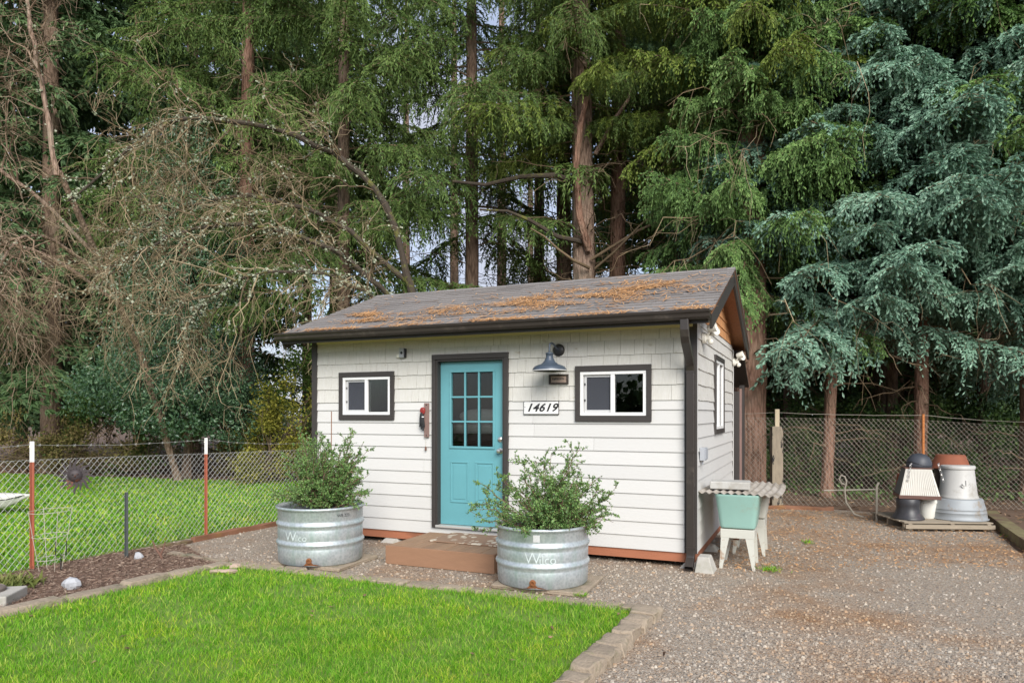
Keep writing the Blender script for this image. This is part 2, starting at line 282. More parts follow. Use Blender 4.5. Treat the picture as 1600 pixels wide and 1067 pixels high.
# ------------------------------------------------------------------ builders
def link(o, parent=None):
    COL.objects.link(o)
    if parent is not None: o.parent = parent
    return o
def tag(o, label=None, cat=None, group=None, kind=None):
    if label: o['label'] = label
    if cat: o['category'] = cat
    if group: o['group'] = group
    if kind: o['kind'] = kind
    return o
def thing(name, label, cat, loc=(0, 0, 0), rz=0.0, group=None):
    o = bpy.data.objects.new(name, None); link(o); o.location = loc; o.rotation_euler = (0, 0, rz); o.empty_display_size = .1
    return tag(o, label, cat, group)
class MB:
    def __init__(s): s.v = []; s.f = []
    def add(s, vs_, fs_):
        k = len(s.v); s.v += [tuple(p) for p in vs_]; s.f += [tuple(i + k for i in q) for q in fs_]; return s
    def hexa(s, p):      # 8 points: bottom ring 0-3, top ring 4-7
        return s.add(p, [(3, 2, 1, 0), (4, 5, 6, 7), (0, 1, 5, 4), (1, 2, 6, 5), (2, 3, 7, 6), (3, 0, 4, 7)])
    def box(s, x0, x1, y0, y1, z0, z1):
        return s.hexa([(x0, y0, z0), (x1, y0, z0), (x1, y1, z0), (x0, y1, z0), (x0, y0, z1), (x1, y0, z1), (x1, y1, z1), (x0, y1, z1)])
    def tube(s, pts, rad, n=8, cap=True):
        pts = [Vector(p) for p in pts]; K = len(pts)
        if not hasattr(rad, '__len__'): rad = [rad] * K
        vs_ = []; ref = None
        for i, p in enumerate(pts):
            t = (pts[min(i + 1, K - 1)] - pts[max(i - 1, 0)])
            t = t.normalized() if t.length > 1e-9 else Vector((0, 0, 1))
            if ref is None: ref = t.orthogonal().normalized()
            ref = (ref - t * ref.dot(t)); ref = ref.normalized() if ref.length > 1e-6 else t.orthogonal().normalized()
            b = t.cross(ref)
            for k in range(n):
                a = 2 * math.pi * k / n
                vs_.append(p + (ref * math.cos(a) + b * math.sin(a)) * rad[i])
        fs_ = [(i * n + k, i * n + (k + 1) % n, (i + 1) * n + (k + 1) % n, (i + 1) * n + k) for i in range(K - 1) for k in range(n)]
        if cap: fs_ += [tuple(range(n))[::-1], tuple(range((K - 1) * n, K * n))]
        return s.add(vs_, fs_)
    def lathe(s, prof, n=32, cx=0, cy=0, sx=1, sy=1, capb=False, capt=False):
        vs_ = []
        for r, z in prof:
            for k in range(n):
                a = 2 * math.pi * k / n; vs_.append((cx + r * sx * math.cos(a), cy + r * sy * math.sin(a), z))
        K = len(prof)
        fs_ = [(i * n + k, i * n + (k + 1) % n, (i + 1) * n + (k + 1) % n, (i + 1) * n + k) for i in range(K - 1) for k in range(n)]
        if capb: fs_.append(tuple(range(n))[::-1])
        if capt: fs_.append(tuple(range((K - 1) * n, K * n)))
        return s.add(vs_, fs_)
    def extrude(s, prof, x0, x1):     # (y,z) profile along x
        n = len(prof)
        vs_ = [(x0, y, z) for y, z in prof] + [(x1, y, z) for y, z in prof]
        fs_ = [(i, (i + 1) % n, n + (i + 1) % n, n + i) for i in range(n)] + [tuple(range(n))[::-1], tuple(range(n, 2 * n))]
        return s.add(vs_, fs_)
    def mesh(s, name, mat, smooth=False):
        me = bpy.data.meshes.new(name); me.from_pydata(s.v, [], s.f); me.validate()
        if mat is not None: me.materials.append(mat)
        if smooth: me.polygons.foreach_set('use_smooth', [True] * len(me.polygons))
        me.update(); return me
    def build(s, name, mat, parent=None, smooth=False, bevel=0.0, angle=40):
        me = s.mesh(name, mat, smooth); o = bpy.data.objects.new(name, me); link(o, parent)
        if bevel:
            b = o.modifiers.new('bevel', 'BEVEL'); b.width = bevel; b.segments = 2; b.limit_method = 'ANGLE'; b.angle_limit = R(30)
        if smooth and angle < 90: me.set_sharp_from_angle(angle=R(angle))
        return o
def np_mesh(name, V, F, mats, parent=None, midx=None, tint=None, smooth=False):
    """V (n,3); F (m,k) all faces with k corners"""
    me = bpy.data.meshes.new(name); V = np.asarray(V, np.float32); F = np.asarray(F, np.int32); m, k = F.shape
    me.vertices.add(len(V)); me.vertices.foreach_set('co', V.ravel())
    me.loops.add(m * k); me.loops.foreach_set('vertex_index', F.ravel())
    me.polygons.add(m); me.polygons.foreach_set('loop_start', np.arange(0, m * k, k, dtype=np.int32))
    if not isinstance(mats, (list, tuple)): mats = [mats]
    for q in mats: me.materials.append(q)
    if midx is not None: me.polygons.foreach_set('material_index', np.asarray(midx, np.int32))
    if smooth: me.polygons.foreach_set('use_smooth', np.ones(m, bool))
    else: me.polygons.foreach_set('use_smooth', np.zeros(m, bool))
    if tint is not None:
        a = me.attributes.new('tint', 'FLOAT', 'POINT'); a.data.foreach_set('value', np.asarray(tint, np.float32))
    me.update(calc_edges=True)
    o = bpy.data.objects.new(name, me); link(o, parent); return o
def copy_tree(o, parent=None):
    c = o.copy(); link(c, parent)
    for ch in o.children: copy_tree(ch, c)
    return c
def norm(a): return a / np.maximum(np.linalg.norm(a, axis=-1, keepdims=True), 1e-9)
def in_poly(P, poly):
    x, y = P[:, 0], P[:, 1]; ins = np.zeros(len(P), bool); n = len(poly)
    for i in range(n):
        x0, y0 = poly[i]; x1, y1 = poly[(i + 1) % n]
        if y0 == y1: continue
        ins ^= ((y0 > y) != (y1 > y)) & (x < (x1 - x0) * (y - y0) / (y1 - y0) + x0)
    return ins
def scatter(poly, n, rng, near=0.0):
    poly = np.array(poly); lo = poly.min(0); hi = poly.max(0); out = []
    tot = 0
    while tot < n:
        P = lo + (hi - lo) * rng.random((n * 2, 2)); P = P[in_poly(P, poly)]
        if near:
            d = np.linalg.norm(P, axis=1); P = P[rng.random(len(P)) < np.clip((near / d) ** 2, 0, 1)]
        out.append(P); tot += len(P)
    return np.concatenate(out)[:n]
def visible(P, margin=.08):       # keep scattered ground bits to the part of the yard near the view
    u = P[:, 0] / np.maximum(P[:, 1], .1); return (P[:, 1] > 3.0) & (np.abs(u) < .734 + margin + .7 / np.maximum(P[:, 1], 1))
def sheet(name, poly, z, mat, kind='structure', label=None, cat=None):
    me = bpy.data.meshes.new(name); me.from_pydata([(x, y, z) for x, y in poly], [], [tuple(range(len(poly)))]); me.materials.append(mat)
    o = bpy.data.objects.new(name, me); link(o); o['kind'] = kind
    if label: o['label'] = label
    if cat: o['category'] = cat
    return o
def text_mesh(txt, size, shear=0.0, thick=0.0):
    c = bpy.data.curves.new('lettering', 'FONT'); c.body = txt; c.size = size; c.shear = shear; c.offset = thick; c.align_x = 'CENTER'; c.align_y = 'CENTER'
    o = bpy.data.objects.new('lettering', c); COL.objects.link(o)
    me = bpy.data.meshes.new_from_object(o.evaluated_get(bpy.context.evaluated_depsgraph_get()))
    bpy.data.objects.remove(o); bpy.data.curves.remove(c); return me

# ------------------------------------------------------------------ the ground
rng = np.random.default_rng(7)
KERB_A = [(-5.3, 3.2), (-4.72, 4.6), (-4.18, 5.69), (-3.79, 6.35), (-3.5, 6.93), (-3.1, 7.60)]       # bed side
KERB_B = [(-3.1, 7.60), (-2.43, 7.34), (-1.67, 7.01), (-.99, 6.72), (-.24, 6.42), (.34, 6.16), (1.15, 5.83)]
KERB_C = [(1.15, 5.83), (.93, 5.35), (.68, 4.85), (.48, 4.48), (.28, 4.05), (-.1, 3.2)]
LAWN = KERB_A + KERB_B[1:] + KERB_C[1:] + [(-.6, 2.0), (-5.8, 2.0)]
BED = KERB_A[::-1] + [(-7.0, 3.2), (-5.9, 5.65), (-5.12, 7.45), (-4.75, 8.3), (-4.2, 8.9), (-3.6, 8.1)]
BACKLAWN = [(-7.2, 2.8), (-5.12, 7.45), (-4.2, 9.57), (-3.35, 11.0), (-1.6, 12.4), (-1.2, 14.5), (-4.8, 17.0), (-8.4, 17.8), (-13.5, 19.6), (-26, 20), (-26, 3)]
GRAVEL = [(-4.9, 8.2), (-4.2, 9.57), (-3.35, 11.0), (-1.4, 13.1), (2.0, 14.2), (4.3, 12.45), (5.6, 12.15), (7.4, 11.0), (5.9, 8.0), (6.6, 4.0), (8, 1.5), (-.9, 1.5), (-.1, 3.2), (.3, 4.05), (1.15, 5.83), (-3.1, 7.60)]
sheet('ground', [(-400, -60), (400, -60), (400, 900), (-400, 900)], -.012, M['forest'])
sheet('gravel_yard', GRAVEL, 0.0, M['gravel'])
sheet('back_lawn', BACKLAWN, .004, M['lawnsoil'])
sheet('mulch_bed', BED, .012, M['mulch'])
sheet('front_lawn', LAWN, .020, M['lawnsoil'])

# ------------------------------------------------------------------ the shed
TH = R(-23.3)
shed = thing('garden_shed', 'small white shed with teal door, brown trim and needle-strewn shingle roof', 'shed', (1.970, 7.507, 0), TH)
def shed_world(x, y, z=0.0):
    c, s = math.cos(TH), math.sin(TH); return (1.970 + c * x - s * y, 7.507 + s * x + c * y, z)
W_, D_ = 5.104, 3.71
WIN1 = (-4.647, -3.787, 1.586, 2.213); WIN2 = (-1.342, -.465, 1.578, 2.210); DOOR = (-3.222, -2.181, .245, 2.402)
SWIN = (1.46, 2.41, 1.408, 2.416)
Z_SILL = .165; LAPS = [.165, .317, .472, .626, .782, .938, 1.093, 1.248, 1.400, 1.553, 1.711, 1.815]
SHG = [1.815, 1.986, 2.156, 2.324, 2.489, 2.640]
TW = .058
def inset(r, d): return (r[0] + d, r[1] - d, r[2] + d, r[3] - d)
HOLES_F = [inset(WIN1, .03), inset(WIN2, .03), (DOOR[0] + .03, DOOR[1] - .03, 0.0, DOOR[3] - .03)]
HOLES_F[2] = (DOOR[0] + .03, DOOR[1] - .03, .262, DOOR[3] - .03)
HOLES_S = [inset(SWIN, .03)]
def cells(x0, x1, z0, z1, holes):
    """rectangles of [x0,x1]x[z0,z1] minus the holes, grouped into runs that touch"""
    xs = sorted({x0, x1} | {min(max(h[k], x0), x1) for h in holes for k in (0, 1)}); runs = []; last = None
    for a, b in zip(xs, xs[1:]):
        if b - a < 1e-4: continue
        zr = [(z0, z1)]
        for h in holes:
            if h[0] < (a + b) / 2 < h[1]:
                nz = []
                for p, q in zr:
                    if h[3] <= p or h[2] >= q: nz.append((p, q)); continue
                    if h[2] > p + .004: nz.append((p, h[2]))
                    if h[3] < q - .004: nz.append((h[3], q))
                zr = nz
        if not zr: last = None; continue
        if last is None: last = []; runs.append(last)
        last += [(a, b, p, q) for p, q in zr]
    return runs
front_wall = bpy.data.objects.new('front_wall', None); link(front_wall, shed)
side_wall = bpy.data.objects.new('side_wall', None); link(side_wall, shed)
def sheathing(name, x0, x1, z0, z1, holes, side=False, parent=None):
    mb = MB()
    for run in cells(x0, x1, z0, z1, holes):
        for a, b, p, q in run:
            if side: mb.box(-.10, -.001, a, b, p, q)
            else: mb.box(a, b, .001, .10, p, q)
    return mb.build(name, M['interior'], parent)
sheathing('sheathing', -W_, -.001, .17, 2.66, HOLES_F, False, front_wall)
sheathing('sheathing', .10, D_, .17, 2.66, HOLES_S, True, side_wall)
MB().box(-W_, -.1, D_ - .1, D_, .17, 2.66).build('rear_wall', M['siding'], shed)
MB().box(-W_, -W_ + .1, .1, D_ - .1, .17, 2.66).build('left_wall', M['siding'], shed)
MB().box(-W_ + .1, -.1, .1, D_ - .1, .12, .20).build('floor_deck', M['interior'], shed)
MB().box(-W_ + .101, -.101, D_ - .14, D_ - .101, .2005, 2.654).build('added_dark_lining', M['hookwood'], shed)  # this and next: dark sheets added inside to make the room look unlit
MB().box(-W_ + .101, -W_ + .14, .101, D_ - .141, .2005, 2.654).build('added_dark_lining', M['hookwood'], shed)
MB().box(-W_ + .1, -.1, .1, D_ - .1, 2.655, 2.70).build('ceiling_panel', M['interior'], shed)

def lap_piece(mb, a, b, p, q, z0, z1, side, out0, out1):
    off = lambda z: out0 + (out1 - out0) * (z - z0) / (z1 - z0)
    op, oq = off(p), off(q)
    if not side: mb.hexa([(a, -op, p), (b, -op, p), (b, 0, p), (a, 0, p), (a, -oq, q), (b, -oq, q), (b, 0, q), (a, 0, q)])
    else: mb.hexa([(op, a, p), (op, b, p), (0, b, p), (0, a, p), (oq, a, q), (oq, b, q), (0, b, q), (0, a, q)])
rs = random.Random(3)
def laps(x0, x1, zs, holes, side, parent):
    for z0, z1 in zip(zs, zs[1:]):
        jx = rs.uniform(x0 + .8, x1 - .5) if (not side and rs.random() < .55) else None
        hl = list(holes) + ([(jx - .0011, jx + .0011, 0, 9)] if jx else [])
        for run in cells(x0, x1, z0, z1 + .004, hl):
            mb = MB()
            for a, b, p, q in run: lap_piece(mb, a, b, p, q, z0, z1, side, .019, .005)
            o = mb.build('lap_board', M['siding'], parent)
laps(-W_ + .084, -.02, LAPS, HOLES_F, False, front_wall)
laps(.02, D_ - .01, LAPS, HOLES_S, True, side_wall)
def shingles(x0, x1, zs, holes, side, parent, mat, name, wmin=.09, wmax=.30, top=None):
    for ci, (z0, z1) in enumerate(zip(zs, zs[1:])):
        x = x0
        while x < x1 - .01:
            w = rs.choice([rs.uniform(wmin, .16), rs.uniform(.12, wmax)]); xe = min(x + w, x1)
            if x1 - xe < .06: xe = x1
            zb = z0 + rs.uniform(-.003, .003); j = rs.uniform(-.0015, .002)
            ztop = z1 + .004
            if top:
                zt = min(top(x), top(xe)); ztop = min(ztop, zt)
                if ztop - zb < .02:
                    x = xe; continue
            for run in cells(x + .0015, xe - .0015, zb, ztop, holes):
                mb = MB()
                for a, b, p, q in run: lap_piece(mb, a, b, p, q, zb, z1 + .004, side, .018 + j, .006 + j * .5)
                mb.build(name, mat, parent)
            x = xe
shingles(-W_ + .084, -.02, SHG, HOLES_F, False, front_wall, M['shingle'], 'shingle')
shingles(.02, D_ - .01, SHG + [2.72], HOLES_S, True, side_wall, M['shingle'], 'shingle', .25, .6)
# roof planes (local y,z): front eave -> ridge -> rear eave
RY, RZ, EY, EZ = 1.855, 3.565, -.415, 2.715
SL = (RZ - EZ) / (RY - EY); RX0, RX1 = -5.31, .225
def roof_z(y): return RZ - SL * abs(y - RY)
gz = [2.72 + .128 * i for i in range(8)]
shingles(.25, D_ - .25, gz, [], True, side_wall, M['cedar'], 'cedar_shingle', .10, .22, top=lambda y: roof_z(y) - .13)
mb = MB(); mb.add([(-.002, 0, 2.64), (-.002, D_, 2.64), (-.002, RY, RZ - .13 - .02), (-.06, 0, 2.64), (-.06, D_, 2.64), (-.06, RY, RZ - .15)], [(0, 1, 2), (5, 4, 3), (0, 3, 4, 1), (1, 4, 5, 2), (2, 5, 3, 0)])
mb.build('gable_backing', M['cedar'], side_wall)
mb = MB(); x = -W_; mb.add([(x + .002, 0, 2.64), (x + .002, D_, 2.64), (x + .002, RY, RZ - .15), (x + .06, 0, 2.64), (x + .06, D_, 2.64), (x + .06, RY, RZ - .15)], [(2, 1, 0), (3, 4, 5), (0, 1, 4, 3), (1, 2, 5, 4), (2, 0, 3, 5)])
mb.build('gable_panel', M['siding'], shed)
# corner boards
MB().box(-W_, -W_ + .086, -.028, .03, .165, 2.63).build('corner_board', M['trim'], shed, bevel=.003)
MB().box(-.108, .026, -.028, -.0215, .165, 2.63).build('corner_board', M['trim'], shed)
MB().box(.0205, .026, -.0205, .03, .165, 2.70).build('corner_board', M['siding'], shed)
MB().box(.0205, .028, D_ - .05, D_ + .02, .165, 2.66).build('corner_board', M['siding'], shed)
# skirt beams and piers
MB().box(-W_ + .02, -.02, .0, .04, .062, .164).build('skirt_beam', M['skirt'], shed)
MB().box(-.045, -.005, .041, D_, .062, .164).build('skirt_beam', M['skirt'], shed)
MB().box(-W_ + .02, -.05, 1.8, 1.85, .064, .12).build('floor_joist', M['skirt'], shed)
MB().box(-W_ + .02, -W_ + .06, .041, D_, .062, .164).build('skirt_beam', M['skirt'], shed)
MB().box(-W_ + .02, -.02, D_ - .04, D_, .062, .164).build('skirt_beam', M['skirt'], shed)
def pier(x, y):
    mb = MB(); b, t, h = .15, .085, .20
    mb.hexa([(x - b, y - b, -.01), (x + b, y - b, -.01), (x + b, y + b, -.01), (x - b, y + b, -.01), (x - t, y - t, h * .3 + .0), (x + t, y - t, h * .3), (x + t, y + t, h * .3), (x - t, y + t, h * .3)])
    mb = MB(); mb.hexa([(x - b, y - b, -.01), (x + b, y - b, -.01), (x + b, y + b, -.01), (x - b, y + b, -.01), (x - t, y - t, .061), (x + t, y - t, .061), (x + t, y + t, .061), (x - t, y + t, .061)])
    mb.build('pier_block', M['concrete'], shed, bevel=.008)
for px in (-.02, -1.7, -3.85, -4.9): pier(px, .10)
for py in (1.15, 2.4, 3.55): pier(-.04, py)
for px in (-1.7, -3.4, -4.95): pier(px, 3.4)
# outer front pier seen at the corner, taller than the beam
mb = MB(); mb.hexa([(.02, -.20, -.01), (.22, -.20, -.01), (.22, .10, -.01), (.02, .10, -.01), (.045, -.14, .158), (.165, -.14, .158), (.165, .05, .158), (.045, .05, .158)])
mb.build('pier_block', M['concrete'], shed, bevel=.01)

# roof
roof = bpy.data.objects.new('roof', None); link(roof, shed)
LEN = math.hypot(RY - EY, RZ - EZ); uy, uz = (RY - EY) / LEN, (RZ - EZ) / LEN; ny, nz = -uz, uy
def slope_pt(x, v, h, rear=False):
    y = EY + uy * v + ny * h; z = EZ + uz * v + nz * h
    return (x, y if not rear else 2 * RY - y, z)
def slab(mb, x0, x1, v0, v1, h00, h01, h10, h11, rear=False):   # heights bottom/top at v0 and v1
    p = [slope_pt(x0, v0, h00, rear), slope_pt(x1, v0, h00, rear), slope_pt(x1, v1, h10, rear), slope_pt(x0, v1, h10, rear),
         slope_pt(x0, v0, h01, rear), slope_pt(x1, v0, h01, rear), slope_pt(x1, v1, h11, rear), slope_pt(x0, v1, h11, rear)]
    if rear: p = [p[1], p[0], p[3], p[2], p[5], p[4], p[7], p[6]]
    mb.hexa(p)
mb = MB(); slab(mb, RX0, RX1, 0, LEN - .02, -.045, -.016, -.045, -.016); mb.build('roof_deck', M['soffit_wood'], roof)
mb = MB(); slab(mb, RX0, RX1, 0, LEN - .02, -.045, -.016, -.045, -.016, True); mb.build('roof_deck', M['soffit_wood'], roof)
NC = 17; EXPO = LEN / NC
for k in range(NC):
    x = RX0 - rs.uniform(0, .8)
    while x < RX1:
        xe = x + rs.choice([.30, .42, .55, .68]); a, b = max(x, RX0 - .012), min(xe, RX1 + .012)
        if b - a > .02:
            t = rs.choice([0, 0, .004]); v0 = k * EXPO - .012 + rs.uniform(-.003, .003); mb = MB()
            slab(mb, a + .002, b - .002, v0, min((k + 1) * EXPO + .02, LEN - .005), -.002, .010 + t, -.013, -.004)
            mb.build('roof_shingle', M['roof'], roof)
        x = xe
mb = MB(); slab(mb, RX0 - .012, RX1 + .012, -.01, LEN - .005, -.012, .004, -.012, .004, True); mb.build('rear_roof_covering', M['roof'], roof)
x = RX0 - .012
while x < RX1:
    xe = min(x + .26, RX1 + .014); mb = MB(); h = rs.uniform(.0, .004)
    slab(mb, x, xe - .004, LEN - .13, LEN + .004, .002, .012 + h, .002, .014 + h); slab(mb, x, xe - .004, LEN - .13, LEN + .004, .005, .014 + h, .002, .014 + h, True)
    mb.build('ridge_cap', M['roof'], roof); x = xe
# rakes, fascia, soffits
for rear in (False, True):
    mb = MB(); slab(mb, RX1 - .028, RX1, .0, LEN - .004, -.20, -.018, -.20, -.018, rear); mb.build('rake_board', M['trim'], roof)
    mb = MB(); slab(mb, RX0, RX0 + .028, .0, LEN - .004, -.20, -.018, -.20, -.018, rear); mb.build('rake_board', M['trim'], roof)
    nb = 24
    for i in range(nb):
        v0, v1 = LEN * i / nb, LEN * (i + 1) / nb; mb = MB()
        if v1 > LEN - .03: v1 = LEN - .03
        slab(mb, .03, RX1 - .030, v0 + .0015, v1 - .0015, -.062, -.047, -.062, -.047, rear); mb.build('soffit_plank', M['soffit_wood'], roof)
MB().box(RX0 + .03, RX1 - .03, -.405, -.380, 2.585, 2.70).build('fascia', M['trim'], roof)
MB().box(RX0 + .03, RX1 - .03, -.379, -.03, 2.634, 2.650).build('soffit', M['cream'], roof)
MB().box(-W_ + .09, -.02, -.030, -.002, 2.60, 2.632).build('frieze_board', M['cream'], roof)
gut = [(-.407, 2.708), (-.407, 2.618), (-.475, 2.618), (-.500, 2.640), (-.507, 2.672), (-.530, 2.690), (-.534, 2.712), (-.522, 2.712), (-.518, 2.698), (-.498, 2.676), (-.490, 2.645), (-.470, 2.630), (-.418, 2.630), (-.418, 2.708)]
gutter = MB().extrude(gut, RX0 - .01, RX1 - .01).build('gutter', M['gutter'], shed)
MB().extrude([(-.407, 2.619), (-.475, 2.619), (-.500, 2.641), (-.507, 2.672), (-.530, 2.690), (-.534, 2.711), (-.407, 2.707)], RX1 - .0099, RX1 - .006).build('end_cap', M['gutter'], gutter)
MB().extrude([(-.407, 2.619), (-.475, 2.619), (-.500, 2.641), (-.507, 2.672), (-.530, 2.690), (-.534, 2.711), (-.407, 2.707)], RX0 - .014, RX0 - .0101).build('end_cap', M['gutter'], gutter)
# downspout: rectangular tube swept down from the gutter to the corner, kicked out at the foot
def rect_sweep(mb, path, w, d):
    n = len(path); vs_ = []
    for i, (x, y, z) in enumerate(path):
        a = Vector(path[max(i - 1, 0)]); b = Vector(path[min(i + 1, n - 1)]); t = (b - a).normalized()
        nrm = Vector((0, t.z, -t.y)); nrm = nrm.normalized() if nrm.length > 1e-6 else Vector((0, 1, 0))
        for sx, sn in ((-1, -1), (1, -1), (1, 1), (-1, 1)):
            vs_.append(Vector((x, y, z)) + Vector((sx * w / 2, 0, 0)) + nrm * sn * d / 2)
    fs_ = [(i * 4 + k, i * 4 + (k + 1) % 4, (i + 1) * 4 + (k + 1) % 4, (i + 1) * 4 + k) for i in range(n - 1) for k in range(4)] + [(0, 3, 2, 1)]
    mb.add(vs_, fs_)
dx = -.036
path = [(dx, -.455, 2.625), (dx, -.455, 2.52), (dx, -.440, 2.46), (dx, -.40, 2.41), (dx, -.16, 2.24), (dx, -.10, 2.19), (dx, -.075, 2.12), (dx, -.072, 1.2), (dx, -.072, .16), (dx, -.085, .115), (dx, -.20, .035)]
mb = MB(); rect_sweep(mb, path, .085, .062); spout = mb.build('downspout', M['gutter'], shed, bevel=.006)
for z in (2.10, 1.25, .22): MB().box(dx - .047, dx + .047, -.108, -.036, z, z + .022).build('strap', M['gutter'], spout)
# windows
def window(name, r, side=False, lite=True, parent=None):
    w = bpy.data.objects.new(name, None); link(w, parent)
    x0, x1, z0, z1 = r
    def bx(a, b, o0, o1, p, q, nm, mt, par=w, bevel=.002):
        mb = MB()
        if side: mb.box(-o1, -o0, a, b, p, q)
        else: mb.box(a, b, o0, o1, p, q)
        return mb.build(nm, mt, par, bevel=bevel)
    t = TW if not side else .05
    T0, T1 = -.042, .0       # trim stands proud of the laps
    bx(x0, x1, T0, T1, z1 - t - .006, z1, 'trim_board', M['trim']); bx(x0, x1, T0, T1, z0, z0 + t + .006, 'trim_board', M['trim'])
    bx(x0, x0 + t - .002, T0 + .002, T1, z0 + t + .0065, z1 - t - .0065, 'trim_board', M['trim']); bx(x1 - t + .002, x1, T0 + .002, T1, z0 + t + .0065, z1 - t - .0065, 'trim_board', M['trim'])
    a, b, p, q = x0 + t, x1 - t, z0 + t + .008, z1 - t - .008; fw = .036
    f = bpy.data.objects.new('frame', None); link(f, w)
    for A in ((a, b, -.030, .06, q - fw, q), (a, b, -.030, .06, p, p + fw)): bx(*A, 'frame_rail', M['vinyl'], f)
    for A in ((a, a + fw, -.029, .06, p + fw, q - fw), (b - fw, b, -.029, .06, p + fw, q - fw)): bx(*A, 'frame_rail', M['vinyl'], f)
    mid = (a + b) / 2
    bx(mid - .024, mid + .024, -.026, .05, p + fw, q - fw, 'meeting_stile', M['vinyl'], w)
    # sliding sash on the left carries a screen; right pane is fixed
    s = bpy.data.objects.new('sash', None); link(s, w); sw = .028
    L0, L1, P0, P1 = a + fw + .006, mid - .024, p + fw, q - fw
    bx(L0, L1, -.004, .02, P1 - sw, P1 - .001, 'sash_rail', M['vinyl_grey'], s); bx(L0, L1, -.004, .02, P0 + .001, P0 + sw, 'sash_rail', M['vinyl_grey'], s)
    bx(L0, L0 + sw, -.003, .02, P0 + sw, P1 - sw, 'sash_rail', M['vinyl_grey'], s)
    for zz in (.32, .75): bx(L0 + .004, L0 + .016, -.012, -.0035, P0 + (P1 - P0) * zz - .012, P0 + (P1 - P0) * zz + .012, 'latch', M['ink'], s, 0)
    bx(L0 + sw, L1, .006, .008, P0 + sw, P1 - sw, 'insect_screen', M['screen'], w, 0)
    bx(L0 + sw, L1, .014, .018, P0 + sw, P1 - sw, 'pane', M['glass'], w, 0)
    bx(mid + .024, b - fw, .0, .004, P0, P1, 'pane', M['glass'], w, 0)
    return w
window('window', WIN1, parent=shed); window('window', WIN2, parent=shed); window('window', SWIN, True, parent=shed)
# door
dr = bpy.data.objects.new('door', None); link(dr, shed)
x0, x1, z0, z1 = DOOR; t = .052
MB().box(x0, x1, -.048, .0, z1 - t - .01, z1).build('door_trim', M['trim'], dr, bevel=.003)
MB().box(x0, x0 + t, -.046, .0, z0, z1 - t - .0105).build('door_trim', M['trim'], dr, bevel=.003)
MB().box(x1 - t, x1, -.046, .0, z0, z1 - t - .0105).build('door_trim', M['trim'], dr, bevel=.003)
a, b = x0 + t, x1 - t; top = z1 - t - .012
MB().box(a, a + .024, -.030, .10, z0 + .03, top).build('jamb', M['trim'], dr); MB().box(b - .024, b, -.030, .10, z0 + .03, top).build('jamb', M['trim'], dr)
MB().box(a + .024, b - .024, -.030, .10, top - .022, top).build('jamb', M['trim'], dr)
MB().box(a + .001, b - .001, -.052, .10, z0 + .005, .279).build('threshold', M['threshold'], dr, bevel=.004)
A, B, P, Q = a + .028, b - .028, .285, top - .026; d0, d1 = .045, .085
GX0, GX1, GZ0, GZ1 = A + .155, B - .155, 1.262, 2.178          # glazed area
slabp = MB()
for q in ((A, GX0, P, Q), (GX1, B, P, Q), (GX0, GX1, P, GZ0), (GX0, GX1, GZ1, Q)): slabp.box(q[0], q[1], d0, d1, q[2], q[3])
slabp.build('door_slab', M['door'], dr)
mo = .028
for q in ((GX0 - mo, GX1 + mo, GZ1, GZ1 + mo), (GX0 - mo, GX1 + mo, GZ0 - mo, GZ0), (GX0 - mo, GX0, GZ0, GZ1), (GX1, GX1 + mo, GZ0, GZ1)):
    MB().box(q[0] + .0005, q[1] - .0005, d0 - .014, d0 - .0005, q[2], q[3]).build('glazing_bead', M['door'], dr, bevel=.004)
gw, gh = (GX1 - GX0) / 3, (GZ1 - GZ0) / 3
for i in (1, 2): MB().box(GX0 + gw * i - .011, GX0 + gw * i + .011, d0 - .010, d1, GZ0, GZ1).build('muntin', M['door'], dr, bevel=.003)
for i in (1, 2):
    for j in range(3): MB().box(GX0 + gw * j + (.0111 if j else .0), GX0 + gw * (j + 1) - (.0111 if j < 2 else 0), d0 - .009, d1, GZ0 + gh * i - .011, GZ0 + gh * i + .011).build('muntin', M['door'], dr, bevel=.003)
for i in range(3):
    for j in range(3): MB().box(GX0 + gw * j + .0115, GX0 + gw * (j + 1) - .0115, d0 + .012, d0 + .016, GZ0 + gh * i + .0115, GZ0 + gh * (i + 1) - .0115).build('pane', M['glass'], dr)
for q in ((A + .14, (A + B) / 2 - .045), ((A + B) / 2 + .045, B - .14)):
    z_0, z_1 = .56, 1.075
    for e in ((q[0], q[1], z_1 - .022, z_1), (q[0], q[1], z_0, z_0 + .022), (q[0], q[0] + .022, z_0 + .0222, z_1 - .0222), (q[1] - .022, q[1], z_0 + .0222, z_1 - .0222)):
        MB().box(e[0], e[1], d0 - .009, d0 - .0005, e[2], e[3]).build('panel_moulding', M['door'], dr, bevel=.004)
    MB().box(q[0] + .045, q[1] - .045, d0 - .006, d0 - .0005, z_0 + .045, z_1 - .045).build('raised_panel', M['door'], dr, bevel=.005)
def knob(z, r, nm):
    mb = MB(); prof = [(.001, 0), (r * 1.15, 0), (r * 1.15, .008), (r * .45, .012), (r * .45, .03), (r * .9, .04), (r, .055), (r * .8, .068), (.001, .072)] if nm == 'door_knob' else [(.001, 0), (r, 0), (r, .015), (r * .75, .022), (.001, .024)]
    mb.lathe(prof, 20); o = mb.build(nm, M['steel'], dr, True); o.location = (B - .055, d0 - .001, z); o.rotation_euler = (R(90), 0, 0)
knob(1.215, .030, 'door_knob'); knob(1.355, .030, 'deadbolt')
